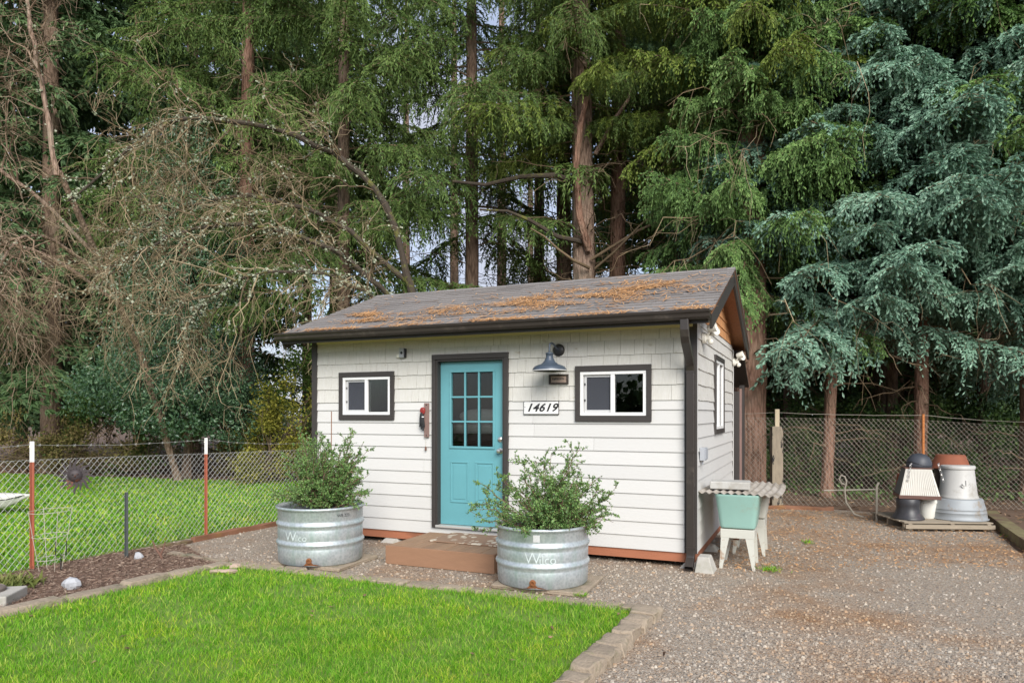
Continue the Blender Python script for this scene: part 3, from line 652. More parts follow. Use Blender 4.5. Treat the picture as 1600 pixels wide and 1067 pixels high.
# lean-to frame behind the shed, its edge just showing past the rear corner
lt = bpy.data.objects.new('lean_to', None); link(lt, shed)
MB().box(-.06, .10, D_ + .16, D_ + .24, .02, 2.02).build('post', M['trim'], lt)
MB().box(.101, .13, D_ + .17, D_ + .26, .02, 2.06).build('post_trim', M['hookwood'], lt)
MB().hexa([(-2.0, D_ + .12, 2.62), (.16, D_ + .12, 2.62), (.16, D_ + 1.2, 2.12), (-2.0, D_ + 1.2, 2.12), (-2.0, D_ + .12, 2.66), (.16, D_ + .12, 2.66), (.16, D_ + 1.2, 2.16), (-2.0, D_ + 1.2, 2.16)]).build('lean_to_roof', M['trim'], lt)
MB().box(.02, .10, D_ + 1.0, D_ + 1.08, .02, 2.15).build('post', M['trim'], lt)

# things inside, seen through the glass
bed = thing('loft_bed', 'raised bed platform inside the shed, seen dimly through the door glass', 'bed', shed_world(-2.9, 1.12, .2), TH)
MB().box(-1.9, 1.9, -.75, .75, 1.12, 1.20).build('platform', M['rustic'], bed)
for sx in (-1.85, 1.8):
    for sy in (-.74, .69): MB().box(sx, sx + .05, sy, sy + .05, 0, 1.119).build('leg', M['rustic'], bed)
MB().box(-1.88, 1.88, -.73, .73, 1.201, 1.33).build('mattress', M['linen'], bed, bevel=.04)
def pillow(lx, ly, z, sx, sy, sz, mat, label, grp='pillows on the loft bed'):
    u = np.linspace(0, 2 * np.pi, 25)[:-1]; v = np.linspace(-np.pi / 2, np.pi / 2, 13); mb = MB()
    sg = lambda t, e: math.copysign(abs(t) ** e, t)
    vs_ = [(sx * sg(math.cos(b), .7) * sg(math.cos(a), .5), sy * sg(math.cos(b), .7) * sg(math.sin(a), .5), sz * sg(math.sin(b), 1.0)) for b in v for a in u]
    fs_ = [(i * 24 + k, i * 24 + (k + 1) % 24, (i + 1) * 24 + (k + 1) % 24, (i + 1) * 24 + k) for i in range(12) for k in range(24)]
    mb.add(vs_, fs_); o = mb.build('pillow', mat, None, True); o.location = shed_world(lx, ly, z); o.rotation_euler = (0, 0, TH + .1)
    tag(o, label, 'pillow', grp)
pillow(-4.10, .72, 1.62, .36, .24, .10, M['linen'], 'pale pillow inside the shed behind the left window')
pillow(-2.86, .68, 1.63, .30, .20, .10, M['linen'], 'plain pale pillow seen through the middle door panes')
pillow(-2.36, .66, 1.64, .20, .20, .10, M['linen2'], 'patterned pillow seen through the right middle door pane')

# ------------------------------------------------------------------ things fixed to the shed
def on_front(name, label, cat, x, z, y=-.02, group=None): return thing(name, label, cat, shed_world(x, y, z), TH, group)
# barn lamp
L = on_front('barn_lamp', 'slate-blue gooseneck barn lamp on the front wall above the small plaque', 'wall lamp', -1.545, 2.402)
mb = MB(); mb.lathe([(.001, .028), (.03, .028), (.062, .018), (.072, .006), (.072, 0), (.001, 0)], 24); o = mb.build('back_plate', M['plate'], L, True); o.rotation_euler = (R(90), 0, 0)
arm = [(0, -.02, 0), (0, -.08, .015), (-.006, -.15, .05), (-.015, -.20, .065), (-.024, -.23, .055), (-.028, -.235, .015), (-.028, -.235, -.05)]
MB().tube(arm, .011, 10).build('arm', M['lamp'], L, True)
sh = [(.034, -.045), (.046, -.052), (.046, -.062), (.040, -.066), (.042, -.105), (.050, -.115), (.052, -.126), (.066, -.15), (.10, -.178), (.14, -.19), (.172, -.205), (.190, -.228), (.194, -.246), (.190, -.246), (.168, -.213), (.12, -.195), (.04, -.14), (.001, -.13)]
o = MB().lathe(sh, 40, -.028, -.235).build('shade', M['lamp'], L, True, angle=60)
MB().lathe([(.194, -.246), (.196, -.252), (.188, -.252)], 40, -.028, -.235).build('rim', M['lamp_white'], L, True)
MB().lathe([(.001, -.235), (.02, -.23), (.028, -.20), (.02, -.165), (.012, -.145)], 16, -.028, -.235).build('bulb', M['lamp_white'], L, True)
# number plaque
P = on_front('house_number_plaque', 'white plaque with black slanted house number 14619 right of the door', 'house number', -1.762, 1.733, -.022)
MB().box(-.215, .215, -.016, .0, -.072, .072).build('plate', M['plaque'], P, bevel=.006)
MB().box(-.221, .221, -.008, .0005, -.078, .078).build('dark_edge', M['plate'], P)
for i, ch in enumerate('14619'):
    me = text_mesh(ch, .128, .38, .0035); me.materials.clear(); me.materials.append(M['ink'])
    o = bpy.data.objects.new('numeral', me); link(o, P); o.rotation_euler = (R(90), 0, 0); o.location = (-.150 + i * .078, -.0172, .0); o.scale = (1.12, 1, 1)
for sx in (-.2, .2):
    o = MB().lathe([(.001, .003), (.005, .0), (.005, -.002)], 10).build('screw', M['plate'], P); o.rotation_euler = (R(90), 0, 0); o.location = (sx, -.017, .01)
# small wooden plaque
P = on_front('small_wooden_plaque', 'small dark framed wooden plaque hanging under the barn lamp', 'plaque', -1.543, 2.064, -.022)
for q in ((-.12, .12, .038, .057), (-.12, .12, -.057, -.038), (-.12, -.098, -.0378, .0378), (.098, .12, -.0378, .0378)): MB().box(q[0], q[1], -.02, 0, q[2], q[3]).build('frame_bar', M['rustic'], P, bevel=.002)
MB().box(-.0978, .0978, -.009, 0, -.0378, .0378).build('panel', M['rustic_in'], P)
for i in range(8): MB().box(-.078 + i * .019 + rs.uniform(-.002, .002), -.066 + i * .019, -.0098, -.0091, -.004 + rs.uniform(-.003, .003), .012 + rs.uniform(-.002, .006)).build('lettering_mark', M['ink'], P)
MB().tube([(0, -.004, .058), (0, -.004, .072)], .003, 6).build('nail', M['ink'], P)
# sensor box upper left
P = on_front('wall_sensor_box', 'small grey outdoor box on the shingles between left window and door', 'sensor', -3.655, 2.44, -.018)
MB().box(-.03, .035, -.05, 0, -.062, .062).build('housing', M['greybox'], P, bevel=.006); MB().box(.037, .05, -.04, 0, -.06, .055).build('bracket', M['plate'], P)
MB().box(-.085, -.033, -.025, 0, -.058, -.012).build('adapter', M['whiteplastic'], P, bevel=.004)
o = MB().lathe([(.001, .004), (.014, .003), (.018, 0)], 14).build('lens', M['plate'], P, True); o.rotation_euler = (R(90), 0, 0); o.location = (.005, -.051, .0)
# hook board with hanging gear
P = on_front('hook_board', 'narrow upright grey-brown hook board left of the teal door', 'hook board', -3.300, 1.585, -.022)
MB().box(-.033, .033, -.02, 0, -.215, .215).build('board', M['hookwood'], P, bevel=.003)
for z in (.19, -.19):
    o = MB().lathe([(.001, .006), (.007, .004), (.008, 0)], 10).build('screw', M['plate'], P); o.rotation_euler = (R(90), 0, 0); o.location = (0, -.0202, z)
MB().tube([(-.02, -.02, .13), (-.02, -.05, .125), (-.02, -.06, .14)], .005, 6).build('hook', M['steel'], P)
MB().tube([(-.01, -.012, -.216), (-.012, -.014, -.33)], .0015, 5).build('cord', M['palewood'], P)
MB().lathe([(.001, -.385), (.012, -.38), (.013, -.345), (.004, -.33), (.001, -.33)], 10, -.012, -.014).build('weight', M['stick'], P, True)
G = on_front('hanging_gloves', 'red and black gloves hanging from the hook board beside the door', 'gloves', -3.34, 1.62, -.06)
def lump(mb, c, r, n=14, m=9, seed=0, amp=.2):
    q = np.random.default_rng(seed); ph = q.random((3, 4)) * 6
    vs_ = []
    for i in range(m):
        b = -math.pi / 2 + math.pi * i / (m - 1)
        for k in range(n):
            a = 2 * math.pi * k / n; d = Vector((math.cos(b) * math.cos(a), math.cos(b) * math.sin(a), math.sin(b)))
            s = 1 + amp * sum(math.sin((j + 1.2) * d[i_] * 1.5 + ph[i_, j]) for i_ in range(3) for j in range(2)) / 3
            vs_.append((c[0] + d.x * r[0] * s, c[1] + d.y * r[1] * s, c[2] + d.z * r[2] * s))
    fs_ = [(i * n + k, i * n + (k + 1) % n, (i + 1) * n + (k + 1) % n, (i + 1) * n + k) for i in range(m - 1) for k in range(n)]
    mb.add(vs_, fs_); return mb
lump(MB(), (0, 0, .085), (.034, .02, .042), seed=1).build('red_cuff', M['redcloth'], G, True)
lump(MB(), (-.012, 0, -.02), (.038, .02, .085), seed=2).build('glove_palm', M['blackcloth'], G, True)
for i, (ax, lz) in enumerate(((-.045, -.12), (-.02, -.15), (.005, -.17), (.022, -.12))):
    MB().tube([(ax * .5, 0, -.05), (ax * .8, -.004, -.09), (ax, 0, lz)], [.013, .012, .008], 8).build('glove_finger', M['blackcloth'], G, True)
MB().box(.0, .03, -.026, -.022, .0, .012).build('strap', M['vinyl'], G)
# security lights on the gable side
def flood(ly, z, label, flip=1):
    g = thing('security_light', label, 'security light', shed_world(.022, ly, z), TH, 'white security lights on the gable wall')
    MB().lathe([(.001, .0), (.062, .0), (.062, .03), (.045, .045), (.001, .048)], 20).build('base', M['whiteplastic'], g, True).rotation_euler = (0, R(90), 0)
    MB().box(.02, .09, -.035, .035, -.03, .025).build('sensor_body', M['whiteplastic'], g, bevel=.012)
    lump(MB(), (.085, 0, -.045), (.032, .032, .035), amp=0, seed=1).build('sensor_dome', M['whiteplastic'], g, True)
    for s, dz in ((-1, .085), (1, .055)):
        MB().tube([(.03, s * .02, .01), (.07, s * .05, .04), (.085, s * .06, dz)], .013, 8).build('arm', M['whiteplastic'], g, True)
        hd = MB().lathe([(.001, -.05), (.028, -.048), (.04, -.03), (.046, .01), (.055, .05), (.052, .055), (.045, .04), (.001, .036)], 20).build('lamp_head', M['whiteplastic'], g, True)
        hd.location = (.105, s * .07, dz + .015); hd.rotation_euler = (R(20 * s), R(78), R(-25 * flip))
    return g
flood(.42, 2.52, 'white twin security light near the front corner of the gable wall')
flood(3.68, 2.47, 'white twin security light at the rear corner of the gable wall, before the trunk')
g = thing('electrical_box', 'grey electrical box low on the side wall above the sinks', 'electrical box', shed_world(.02, .30, 1.22), TH)
MB().box(0, .055, -.11, .09, -.07, .07).build('box_body', M['greybox'], g, bevel=.004); MB().box(.056, .065, -.10, .08, -.06, .06).build('cover', M['greybox'], g, bevel=.004)
MB().tube([(.025, -.04, -.07), (.02, -.04, -.12)], .008, 8).build('conduit', M['greybox'], g)

# ------------------------------------------------------------------ step, mat, tanks
st = thing('wooden_step', 'low brown wooden entry step below the teal door', 'step', shed_world(-2.53, -.60, 0), TH)
sx0, sx1, sy0, sy1, szt = -.665, .665, -.48, .46, .205
MB().box(sx0, sx1, sy0 - .035, sy0, .004, szt).build('front_board', M['step'], st, bevel=.004)
MB().box(sx0, sx0 + .035, sy0 + .001, sy1, .004, szt - .03).build('side_board', M['step'], st); MB().box(sx1 - .035, sx1, sy0 + .001, sy1, .004, szt).build('side_board', M['step'], st)
nb = 9; bw = (sx1 - .036 - sx0) / nb
for i in range(nb): MB().box(sx0 + bw * i + .003, sx0 + bw * (i + 1) - .003, sy0 + .001, sy1, szt - .028, szt - .001 + rs.uniform(-.002, .001)).build('deck_board', M['deck'], st, bevel=.003)
dm = MB().box(-.46, .46, -.30, .30, 0, .012).build('doormat', M['doormat'], None, bevel=.004); dm.location = shed_world(-2.42, -.42, szt + .002); dm.rotation_euler = (0, 0, TH)
tag(dm, 'flat printed doormat with pale pattern on the wooden step', 'doormat')
def tank_profile(rad, h):
    p = [(rad * .96, 0.0), (rad * .985, .012)]
    for c in (.36, .70):
        zc = h * c
        p += [(rad, zc - .045), (rad - .004, zc - .03), (rad + .012, zc - .008), (rad + .016, zc + .006), (rad + .010, zc + .022), (rad - .006, zc + .036), (rad, zc + .055)]
    p += [(rad, h - .03), (rad + .006, h - .02), (rad + .020, h - .012), (rad + .024, h), (rad + .016, h + .012), (rad + .004, h + .014), (rad - .008, h + .006), (rad - .010, h - .03), (rad - .012, h * .5)]
    return p
def make_tank(x, y, rad, h, label, rot, ex=1.0, ey=1.0):
    t = thing('stock_tank_planter', label, 'planter', (x, y, .045), rot, 'round galvanised stock tank planters')
    MB().lathe(tank_profile(rad, h), 72, sx=ex, sy=ey).build('tank_wall', M['galv'], t, True, angle=70)
    q = np.random.default_rng(5); mb = MB(); n = 40; rings = [0, .25, .5, .75, 1.0]
    vs_ = []
    for r_ in rings:
        for k in range(n):
            a = 2 * math.pi * k / n; vs_.append((r_ * (rad - .008) * ex * math.cos(a), r_ * (rad - .008) * ey * math.sin(a), h - .10 + .03 * (1 - r_ ** 2) + float(q.normal(0, .006))))
    mb.add(vs_, [(i * n + k, i * n + (k + 1) % n, (i + 1) * n + (k + 1) % n, (i + 1) * n + k) for i in range(4) for k in range(n)]); mb.build('soil', M['soil'], t)
    ang = -math.pi / 2 - .25
    pl = MB().lathe([(.030, -.006), (.030, .010), (.022, .016), (.014, .016), (.012, .0)], 14).build('drain_plug', M['rust'], t, True)
    pl.location = ((rad + .001) * ex * math.cos(ang), (rad + .001) * ey * math.sin(ang), .065); pl.rotation_euler = (R(90), 0, ang + math.pi / 2)
    mb = MB(); q2 = random.Random(2)
    pts = [(-.095, -.062), (-.055, -.055), (-.030, -.030), (-.026, .004), (-.012, .022), (.006, .026), (.021, .010), (.024, -.022), (.045, -.042), (.085, -.050), (.13, -.062)]
    rr = rad + .0025
    vs_ = [(rr * ex * math.cos(ang + u / rad), rr * ey * math.sin(ang + u / rad), .072 + v) for u, v in pts]; mb.add(vs_, [tuple(range(len(pts)))]); mb.build('rust_stain', M['rust'], t)
    return t
def wrap_text(t, txt, size, rad, a0, z, mat, ex=1, ey=1, scale_y=1.0, nm='lettering', thick=0.0):
    me = text_mesh(txt, size, 0, thick); me.materials.clear(); me.materials.append(mat)
    for v in me.vertices:
        u, w = v.co.x, v.co.y; a = a0 + u / rad; v.co = Vector(((rad + .0035) * ex * math.cos(a), (rad + .0035) * ey * math.sin(a), z + w * scale_y))
    o = bpy.data.objects.new(nm, me); link(o, t); return o
TR = make_tank(.30, 6.84, .445, .545, 'galvanised stock tank planter right of the step, lettered Wilco, nearest the lawn corner', 0.0)
wrap_text(TR, 'W', .155, .445, -math.pi / 2 - .255, .286, M['galv_text'], thick=-.002); wrap_text(TR, 'ilco', .115, .445, -math.pi / 2 + .06, .275, M['galv_text'], thick=-.001)
mb = MB(); rr = .4485; vs_ = []
for k in range(9):
    a = -math.pi / 2 - .10 + k * .05
    vs_ += [(rr * math.cos(a), rr * math.sin(a), .222), (rr * math.cos(a), rr * math.sin(a), .228)]
mb.add(vs_, [(2 * k, 2 * k + 2, 2 * k + 3, 2 * k + 1) for k in range(8)]); mb.build('underline', M['galv_text'], TR)
mb = MB(); a0, a1 = -math.pi / 2 - .24, -math.pi / 2 - .10; n = 4; vs_ = []
for k in range(n + 1):
    a = a0 + (a1 - a0) * k / n; vs_ += [(rr * math.cos(a), rr * math.sin(a), .44), (rr * math.cos(a), rr * math.sin(a), .505)]
mb.add(vs_, [(2 * k, 2 * k + 2, 2 * k + 3, 2 * k + 1) for k in range(n)]); mb.build('sticker', M['vinyl_grey'], TR)
TL = make_tank(-2.145, 7.83, .462, .60, 'galvanised stock tank planter left of the step, nearest the left fence', 0.25)
wrap_text(TL, 'W', .15, .462, -math.pi / 2 - .72, .31, M['galv_text'], thick=-.001); wrap_text(TL, 'ilco', .10, .462, -math.pi / 2 - .45, .30, M['galv_text'], thick=-.0005)
wrap_text(TL, 'WB 223', .045, .462, -math.pi / 2 + .55, .528, M['ink'])
def slab_stone(x, y, w, d, h, rz, label, seed):
    q = random.Random(seed); mb = MB(); e = .012
    j = lambda: q.uniform(-e, e)
    mb.hexa([(-w / 2 + j(), -d / 2 + j(), 0), (w / 2 + j(), -d / 2 + j(), 0), (w / 2 + j(), d / 2 + j(), 0), (-w / 2 + j(), d / 2 + j(), 0), (-w / 2 + j(), -d / 2 + j(), h), (w / 2 + j(), -d / 2 + j(), h), (w / 2 + j(), d / 2 + j(), h), (-w / 2 + j(), d / 2 + j(), h)])
    o = mb.build('paving_slab', M['paver'], None, bevel=.01); o.location = (x, y, .002); o.rotation_euler = (0, 0, rz); tag(o, label, 'paving slab', 'slabs under the stock tanks'); return o
slab_stone(.36, 6.82, .90, .74, .04, -.38, 'concrete slab under the right stock tank', 1)
slab_stone(-2.10, 7.84, .90, .76, .04, -.35, 'concrete slab under the left stock tank', 2)

# ------------------------------------------------------------------ leaf / twig / needle generators (all numpy)
def twig_arrays(P0, D, Ln, r0, r1, droop, rng, wig=.08, sides=3, segs=3):
    """bent tapering tubes; returns verts, quads and the centre-line points (n,segs+1,3)"""
    n = len(P0); t = np.linspace(0, 1, segs + 1)
    C = P0[:, None] + D[:, None] * (Ln[:, None] * t)[..., None]
    C[..., 2] -= (droop * Ln)[:, None] * t ** 2
    C[:, 1:] += rng.normal(0, 1, (n, segs, 3)) * (wig * Ln)[:, None, None] * t[1:, None] ** .7
    ref = norm(np.cross(D, norm(rng.normal(size=(n, 3))))); bi = np.cross(D, ref)
    a = 2 * np.pi * np.arange(sides) / sides
    ring = ref[:, None] * np.cos(a)[:, None] + bi[:, None] * np.sin(a)[:, None]
    rad = r0[:, None] * (1 - t) + r1[:, None] * t
    V = (C[:, :, None] + ring[:, None] * rad[..., None, None]).reshape(-1, 3)
    i, s, k = np.meshgrid(np.arange(n), np.arange(segs), np.arange(sides), indexing='ij')
    b = i * (segs + 1) * sides; k2 = (k + 1) % sides
    F = np.stack([b + s * sides + k, b + s * sides + k2, b + (s + 1) * sides + k2, b + (s + 1) * sides + k], -1).reshape(-1, 4)
    return V, F, C
def along(C, per, rng, t0=.15, t1=1.0):
    """points and tangents at random places on poly-lines C (n,k,3)"""
    n, k, _ = C.shape; idx = np.repeat(np.arange(n), per); t = (t0 + (t1 - t0) * rng.random(len(idx))) * (k - 1)
    s = np.minimum(t.astype(int), k - 2); f = (t - s)[:, None]
    A, B = C[idx, s], C[idx, s + 1]; return A + (B - A) * f, norm(B - A), t / (k - 1), idx
def spread(T, ang, rng, up=0.0):
    side = norm(np.cross(T, norm(rng.normal(size=T.shape)))); a = ang + rng.normal(0, .15, len(T))
    D = T * np.cos(a)[:, None] + side * np.sin(a)[:, None]; D[:, 2] += up; return norm(D)
def leaf_arrays(P, size, rng, aspect=1.6, dirs=None, flat=0.0):
    n = len(P); D = norm(rng.normal(size=(n, 3))) if dirs is None else norm(dirs + rng.normal(0, .5, (n, 3)))
    U = rng.normal(size=(n, 3)); U[:, 2] += flat; S = norm(np.cross(D, U)); s = (size * rng.uniform(.6, 1.25, n))[:, None]
    nrm = np.cross(D, S)
    V = np.stack([P, P + D * s * .5 + S * s * .5 / aspect + nrm * s * .08, P + D * s, P + D * s * .5 - S * s * .5 / aspect + nrm * s * .08], 1).reshape(-1, 3)
    F = np.arange(n * 4).reshape(n, 4); return V, F
def join(parts):
    Vs, Fs, Ms, k = [], [], [], 0
    for V, F, m in parts:
        Vs.append(V); Fs.append(F + k); Ms.append(np.full(len(F), m)); k += len(V)
    return np.concatenate(Vs), np.concatenate(Fs), np.concatenate(Ms)

# shrubs in the tanks
def make_shrub(x, y, z, rx, ry, h, n_stem, seed, label, lean=(0, 0), lobes=None):
    q = np.random.default_rng(seed); t = thing('small_leaved_shrub', label, 'shrub', (x, y, z), 0, 'evergreen shrubs in the stock tanks')
    az = q.random(n_stem) * 2 * np.pi; el = np.arcsin(q.uniform(.16, 1.0, n_stem))
    D = np.stack([np.cos(az) * np.cos(el), np.sin(az) * np.cos(el), np.sin(el)], 1)
    E = np.stack([D[:, 0] * rx, D[:, 1] * ry, D[:, 2] * h], 1) + np.array([lean[0], lean[1], 0]) * D[:, 2:3]
    Ln = np.linalg.norm(E, axis=1) * q.uniform(.62, 1.08, n_stem)
    if lobes is not None:
        for ld, amt, wd in lobes:
            ld = np.array(ld) / np.linalg.norm(ld); Ln *= 1 + amt * np.exp(-(1 - D @ ld) / wd)
    D = norm(E); P0 = np.stack([q.normal(0, .04, n_stem), q.normal(0, .04, n_stem), np.zeros(n_stem)], 1)
    V1, F1, C1 = twig_arrays(P0, D, Ln, np.full(n_stem, .006), np.full(n_stem, .002), np.full(n_stem, .08), q, .05, 4, 6)
    P, T, tt, _ = along(C1, 18, q, .18, 1.0); D2 = spread(T, .75, q, .15); L2 = q.uniform(.06, .17, len(P)) * (1.15 - .6 * tt)
    V2, F2, C2 = twig_arrays(P, D2, L2, np.full(len(P), .002), np.full(len(P), .0008), np.full(len(P), .1), q, .06, 3, 2)
    np_mesh('stem', *join([(V1, F1, 0), (V2, F2, 0)])[:2], M['stick'], t)['kind'] = 'stuff'
    Pa, Ta, _, _ = along(C2, 16, q, .1, 1.0); Pb, Tb, _, _ = along(C1, 30, q, .3, 1.0)
    LP = np.concatenate([Pa, Pb]); LT = np.concatenate([Ta, Tb])
    V, F = leaf_arrays(LP, .023, q, 1.8, spread(LT, .9, q, .2), .5)
    np_mesh('foliage', V, F, M['shrub'], t)['kind'] = 'stuff'
    return t
make_shrub(-2.12, 7.83, .58, .56, .50, 1.14, 112, 11, 'tall airy evergreen shrub in the left stock tank', (.0, 0), [((.9, 0, .5), .12, .1), ((-.8, 0, .35), .12, .1)])
make_shrub(.33, 6.84, .52, .74, .58, .88, 112, 12, 'low wide-spreading evergreen shrub in the right stock tank', (.12, 0), [((-.95, 0, .25), .15, .08), ((.95, 0, .45), -.08, .1), ((-.8, 0, .75), .1, .05)])
o = MB().tube([(0, 0, 0), (.005, 0, 1.14)], .006, 6).build('plant_stake', M['edging'], None); o.location = (-2.08, 8.02, .55); tag(o, 'thin red-brown stake standing in the left stock tank', 'stake')

# ------------------------------------------------------------------ stone edging of the lawn
def edging(label, path, lens, width, hgt, mat, seed, jag, group='stone kerbs around the front lawn'):
    e = thing('stone_edging', label, 'edging', (0, 0, 0), 0, group); q = random.Random(seed)
    pts = [Vector((p[0], p[1], 0)) for p in path]; seg = [(pts[i], pts[i + 1], (pts[i + 1] - pts[i]).length) for i in range(len(pts) - 1)]
    tot = sum(s[2] for s in seg)
    def at(s):
        for a, b, l in seg:
            if s <= l: return a + (b - a) * (s / l), (b - a).normalized()
            s -= l
        return seg[-1][1], (seg[-1][1] - seg[-1][0]).normalized()
    s = 0.0
    while s < tot - .08:
        ln = min(q.uniform(*lens), tot - s); p, d = at(s + ln / 2); hw = width * q.uniform(.85, 1.12) / 2; h = hgt * q.uniform(.85, 1.15); hl = ln / 2 - .006
        nx, ny_ = 4, 3; vs_ = []; nrm = Vector((-d.y, d.x, 0))
        for lvl, zz in ((0, -.01), (1, h * .55), (2, h)):
            for i in range(nx):
                for k in range(ny_):
                    u = -hl + 2 * hl * i / (nx - 1); w = -hw + 2 * hw * k / (ny_ - 1)
                    edge = (i in (0, nx - 1)) or (k in (0, ny_ - 1)); sh = .90 if lvl == 2 and edge else 1.0
                    vs_.append((u * (sh if lvl == 2 else 1) + q.uniform(-jag, jag), w * sh + q.uniform(-jag, jag), zz + (q.uniform(-jag, jag) * .7 - (jag * .8 if edge else 0) if lvl == 2 else 0)))
        m = nx * ny_; fs_ = []
        top = lambda i, k: 2 * m + i * ny_ + k
        for i in range(nx - 1):
            for k in range(ny_ - 1): fs_.append((top(i, k), top(i + 1, k), top(i + 1, k + 1), top(i, k + 1)))
        ring = [(i, 0) for i in range(nx)] + [(nx - 1, k) for k in range(1, ny_)] + [(i, ny_ - 1) for i in range(nx - 2, -1, -1)] + [(0, k) for k in range(ny_ - 2, 0, -1)]
        for lv in (0, 1):
            for a_, b_ in zip(ring, ring[1:] + ring[:1]):
                fs_.append((lv * m + a_[0] * ny_ + a_[1], lv * m + b_[0] * ny_ + b_[1], (lv + 1) * m + b_[0] * ny_ + b_[1], (lv + 1) * m + a_[0] * ny_ + a_[1]))
        mb = MB(); mb.add(vs_, fs_); o = mb.build('stone', mat, e, True, bevel=.008, angle=50)
        o.location = (p.x, p.y, .0); o.rotation_euler = (q.uniform(-.03, .03), q.uniform(-.02, .02), math.atan2(d.y, d.x) + q.uniform(-.05, .05)); s += ln
edging('row of long flat tan pavers between the front lawn and mulch bed', KERB_A, (.42, .62), .17, .075, M['paver'], 4, .008)
edging('row of flat tan pavers along the lawn in front of the stock tanks', KERB_B, (.27, .42), .16, .055, M['paver'], 5, .010)
edging('row of rough tan blocks along the lawn edge beside the gravel', KERB_C, (.20, .30), .20, .085, M['paver'], 6, .016)

# ------------------------------------------------------------------ grass, gravel, mulch
def blades(name, poly, n, h, w, mat, seed, near=0.0, z=.02, lean=.5, bend=.5, dense=None):
    q = np.random.default_rng(seed); P = scatter(poly, n, q, near); P = P[visible(P)]
    if dense is not None: P = P[dense(P, q)]
    n = len(P); az = q.random(n) * 2 * np.pi
    f = np.sin(P[:, 0] * 2.3 + 1.2) * np.cos(P[:, 1] * 1.9) * .5 + np.sin(P[:, 0] * 5.1 + P[:, 1] * 4.3) * .3
    f2 = np.sin(P[:, 0] * 11 + np.sin(P[:, 1] * 7) * 2) * np.sin(P[:, 1] * 13 + np.sin(P[:, 0] * 9) * 2)
    hh = h * q.uniform(.4, 1.35, n) * (1 + .28 * f + .32 * f2); ww = w * q.uniform(.7, 1.3, n) * np.clip(np.hypot(P[:, 0], P[:, 1]) / 6, .8, 2.2)
    ln = lean * q.random(n)
    D = np.stack([np.cos(az) * ln, np.sin(az) * ln, np.ones(n)], 1); az2 = q.random(n) * np.pi * 2
    S = np.stack([np.cos(az2), np.sin(az2), np.zeros(n)], 1) * ww[:, None] * .5
    P0 = np.concatenate([P, np.full((n, 1), z)], 1); mid = P0 + D * (hh * .55)[:, None]
    tip = P0 + D * hh[:, None] + np.stack([np.cos(az), np.sin(az), np.full(n, -.45)], 1) * (hh * bend * q.random(n))[:, None]
    V = np.stack([P0 - S, P0 + S, mid + S * .75, mid - S * .75, tip], 1).reshape(-1, 3)
    b = np.arange(n)[:, None] * 5
    F = np.concatenate([b + np.array([[0, 1, 2]]), b + np.array([[0, 2, 3]]), b + np.array([[3, 2, 4]])])
    o = np_mesh(name, V, F, mat); return o
o = blades('lawn_grass', LAWN, 140000, .048, .0048, M['grass'], 21, 4.2, .02, .9, dense=lambda P, q: q.random(len(P)) < .50 + .5 * ((np.sin(P[:, 0] * 4.7 + 2 * np.sin(P[:, 1] * 3.1)) + np.sin(P[:, 1] * 6.3 + 2 * np.sin(P[:, 0] * 2.2))) > -.9)); tag(o, 'bright green lawn grass in the foreground', 'grass', kind='stuff')
BL2 = [(-7.2, 2.8), (-5.2, 7.3), (-4.25, 9.6), (-3.4, 11.05), (-1.6, 12.5), (-1.2, 14.5), (-4.8, 16.9), (-8.4, 17.6), (-14.5, 19.4), (-16, 14), (-9, 5)]
o = blades('back_lawn_grass', BL2, 72000, .058, .013, M['grass'], 22, 9.0, .004, .9); tag(o, 'green grass beyond the left chain-link fence', 'grass', kind='stuff')
def pebbles(name, poly, n, s0, s1, mat, seed, near, keep=None):
    q = np.random.default_rng(seed); P = scatter(poly, n, q, near); P = P[visible(P)]
    if keep is not None: P = P[keep(P)]
    n = len(P); s = s0 * (s1 / s0) ** (q.random(n) ** 2.2); az = q.random(n) * 6.28; k = np.arange(5)[None] * 2 * np.pi / 5
    ang = az[:, None] + k + q.normal(0, .22, (n, 5)); r = s[:, None] * q.uniform(.75, 1.2, (n, 5)) * .5
    ring = np.stack([P[:, :1] + np.cos(ang) * r, P[:, 1:] + np.sin(ang) * r * .85, np.full((n, 5), .0) + 0 * r], -1)
    up = ring.copy(); up[..., :2] = P[:, None] + (ring[..., :2] - P[:, None]) * q.uniform(.45, .75, (n, 1, 1)); up[..., 2] = (s * q.uniform(.25, .5, n))[:, None] * q.uniform(.8, 1.2, (n, 5))
    V = np.concatenate([ring, up], 1).reshape(-1, 3); b = np.arange(n)[:, None] * 10
    fs_ = []
    for i in range(5): fs_.append(b + np.array([[i, (i + 1) % 5, 5 + (i + 1) % 5]])); fs_.append(b + np.array([[i, 5 + (i + 1) % 5, 5 + i]]))
    for t3 in ((5, 6, 7), (5, 7, 8), (5, 8, 9)): fs_.append(b + np.array([t3]))
    return np_mesh(name, V, np.concatenate(fs_), mat)
def gravel_keep(P):
    f = np.sin(P[:, 0] * 1.3 + 1.5 * np.sin(P[:, 1] * .9)) + np.sin(P[:, 1] * 1.9 + 1.2 * np.sin(P[:, 0] * 1.1 + 1))
    return clear_of_shed(P) & (np.random.default_rng(3).random(len(P)) < np.clip(.72 + .35 * f, .48, 1))
def clear_of_shed(P):
    c, s = math.cos(TH), math.sin(TH); dx_, dy_ = P[:, 0] - 1.970, P[:, 1] - 7.507; lx = c * dx_ + s * dy_; ly = -s * dx_ + c * dy_
    return ~((lx > -5.0) & (lx < -.1) & (ly > .5) & (ly < 3.6))
o = pebbles('gravel', GRAVEL, 47000, .010, .036, M['pebble'], 31, 5.0, gravel_keep); tag(o, 'loose mixed grey and tan gravel around the shed', 'gravel', kind='stuff')
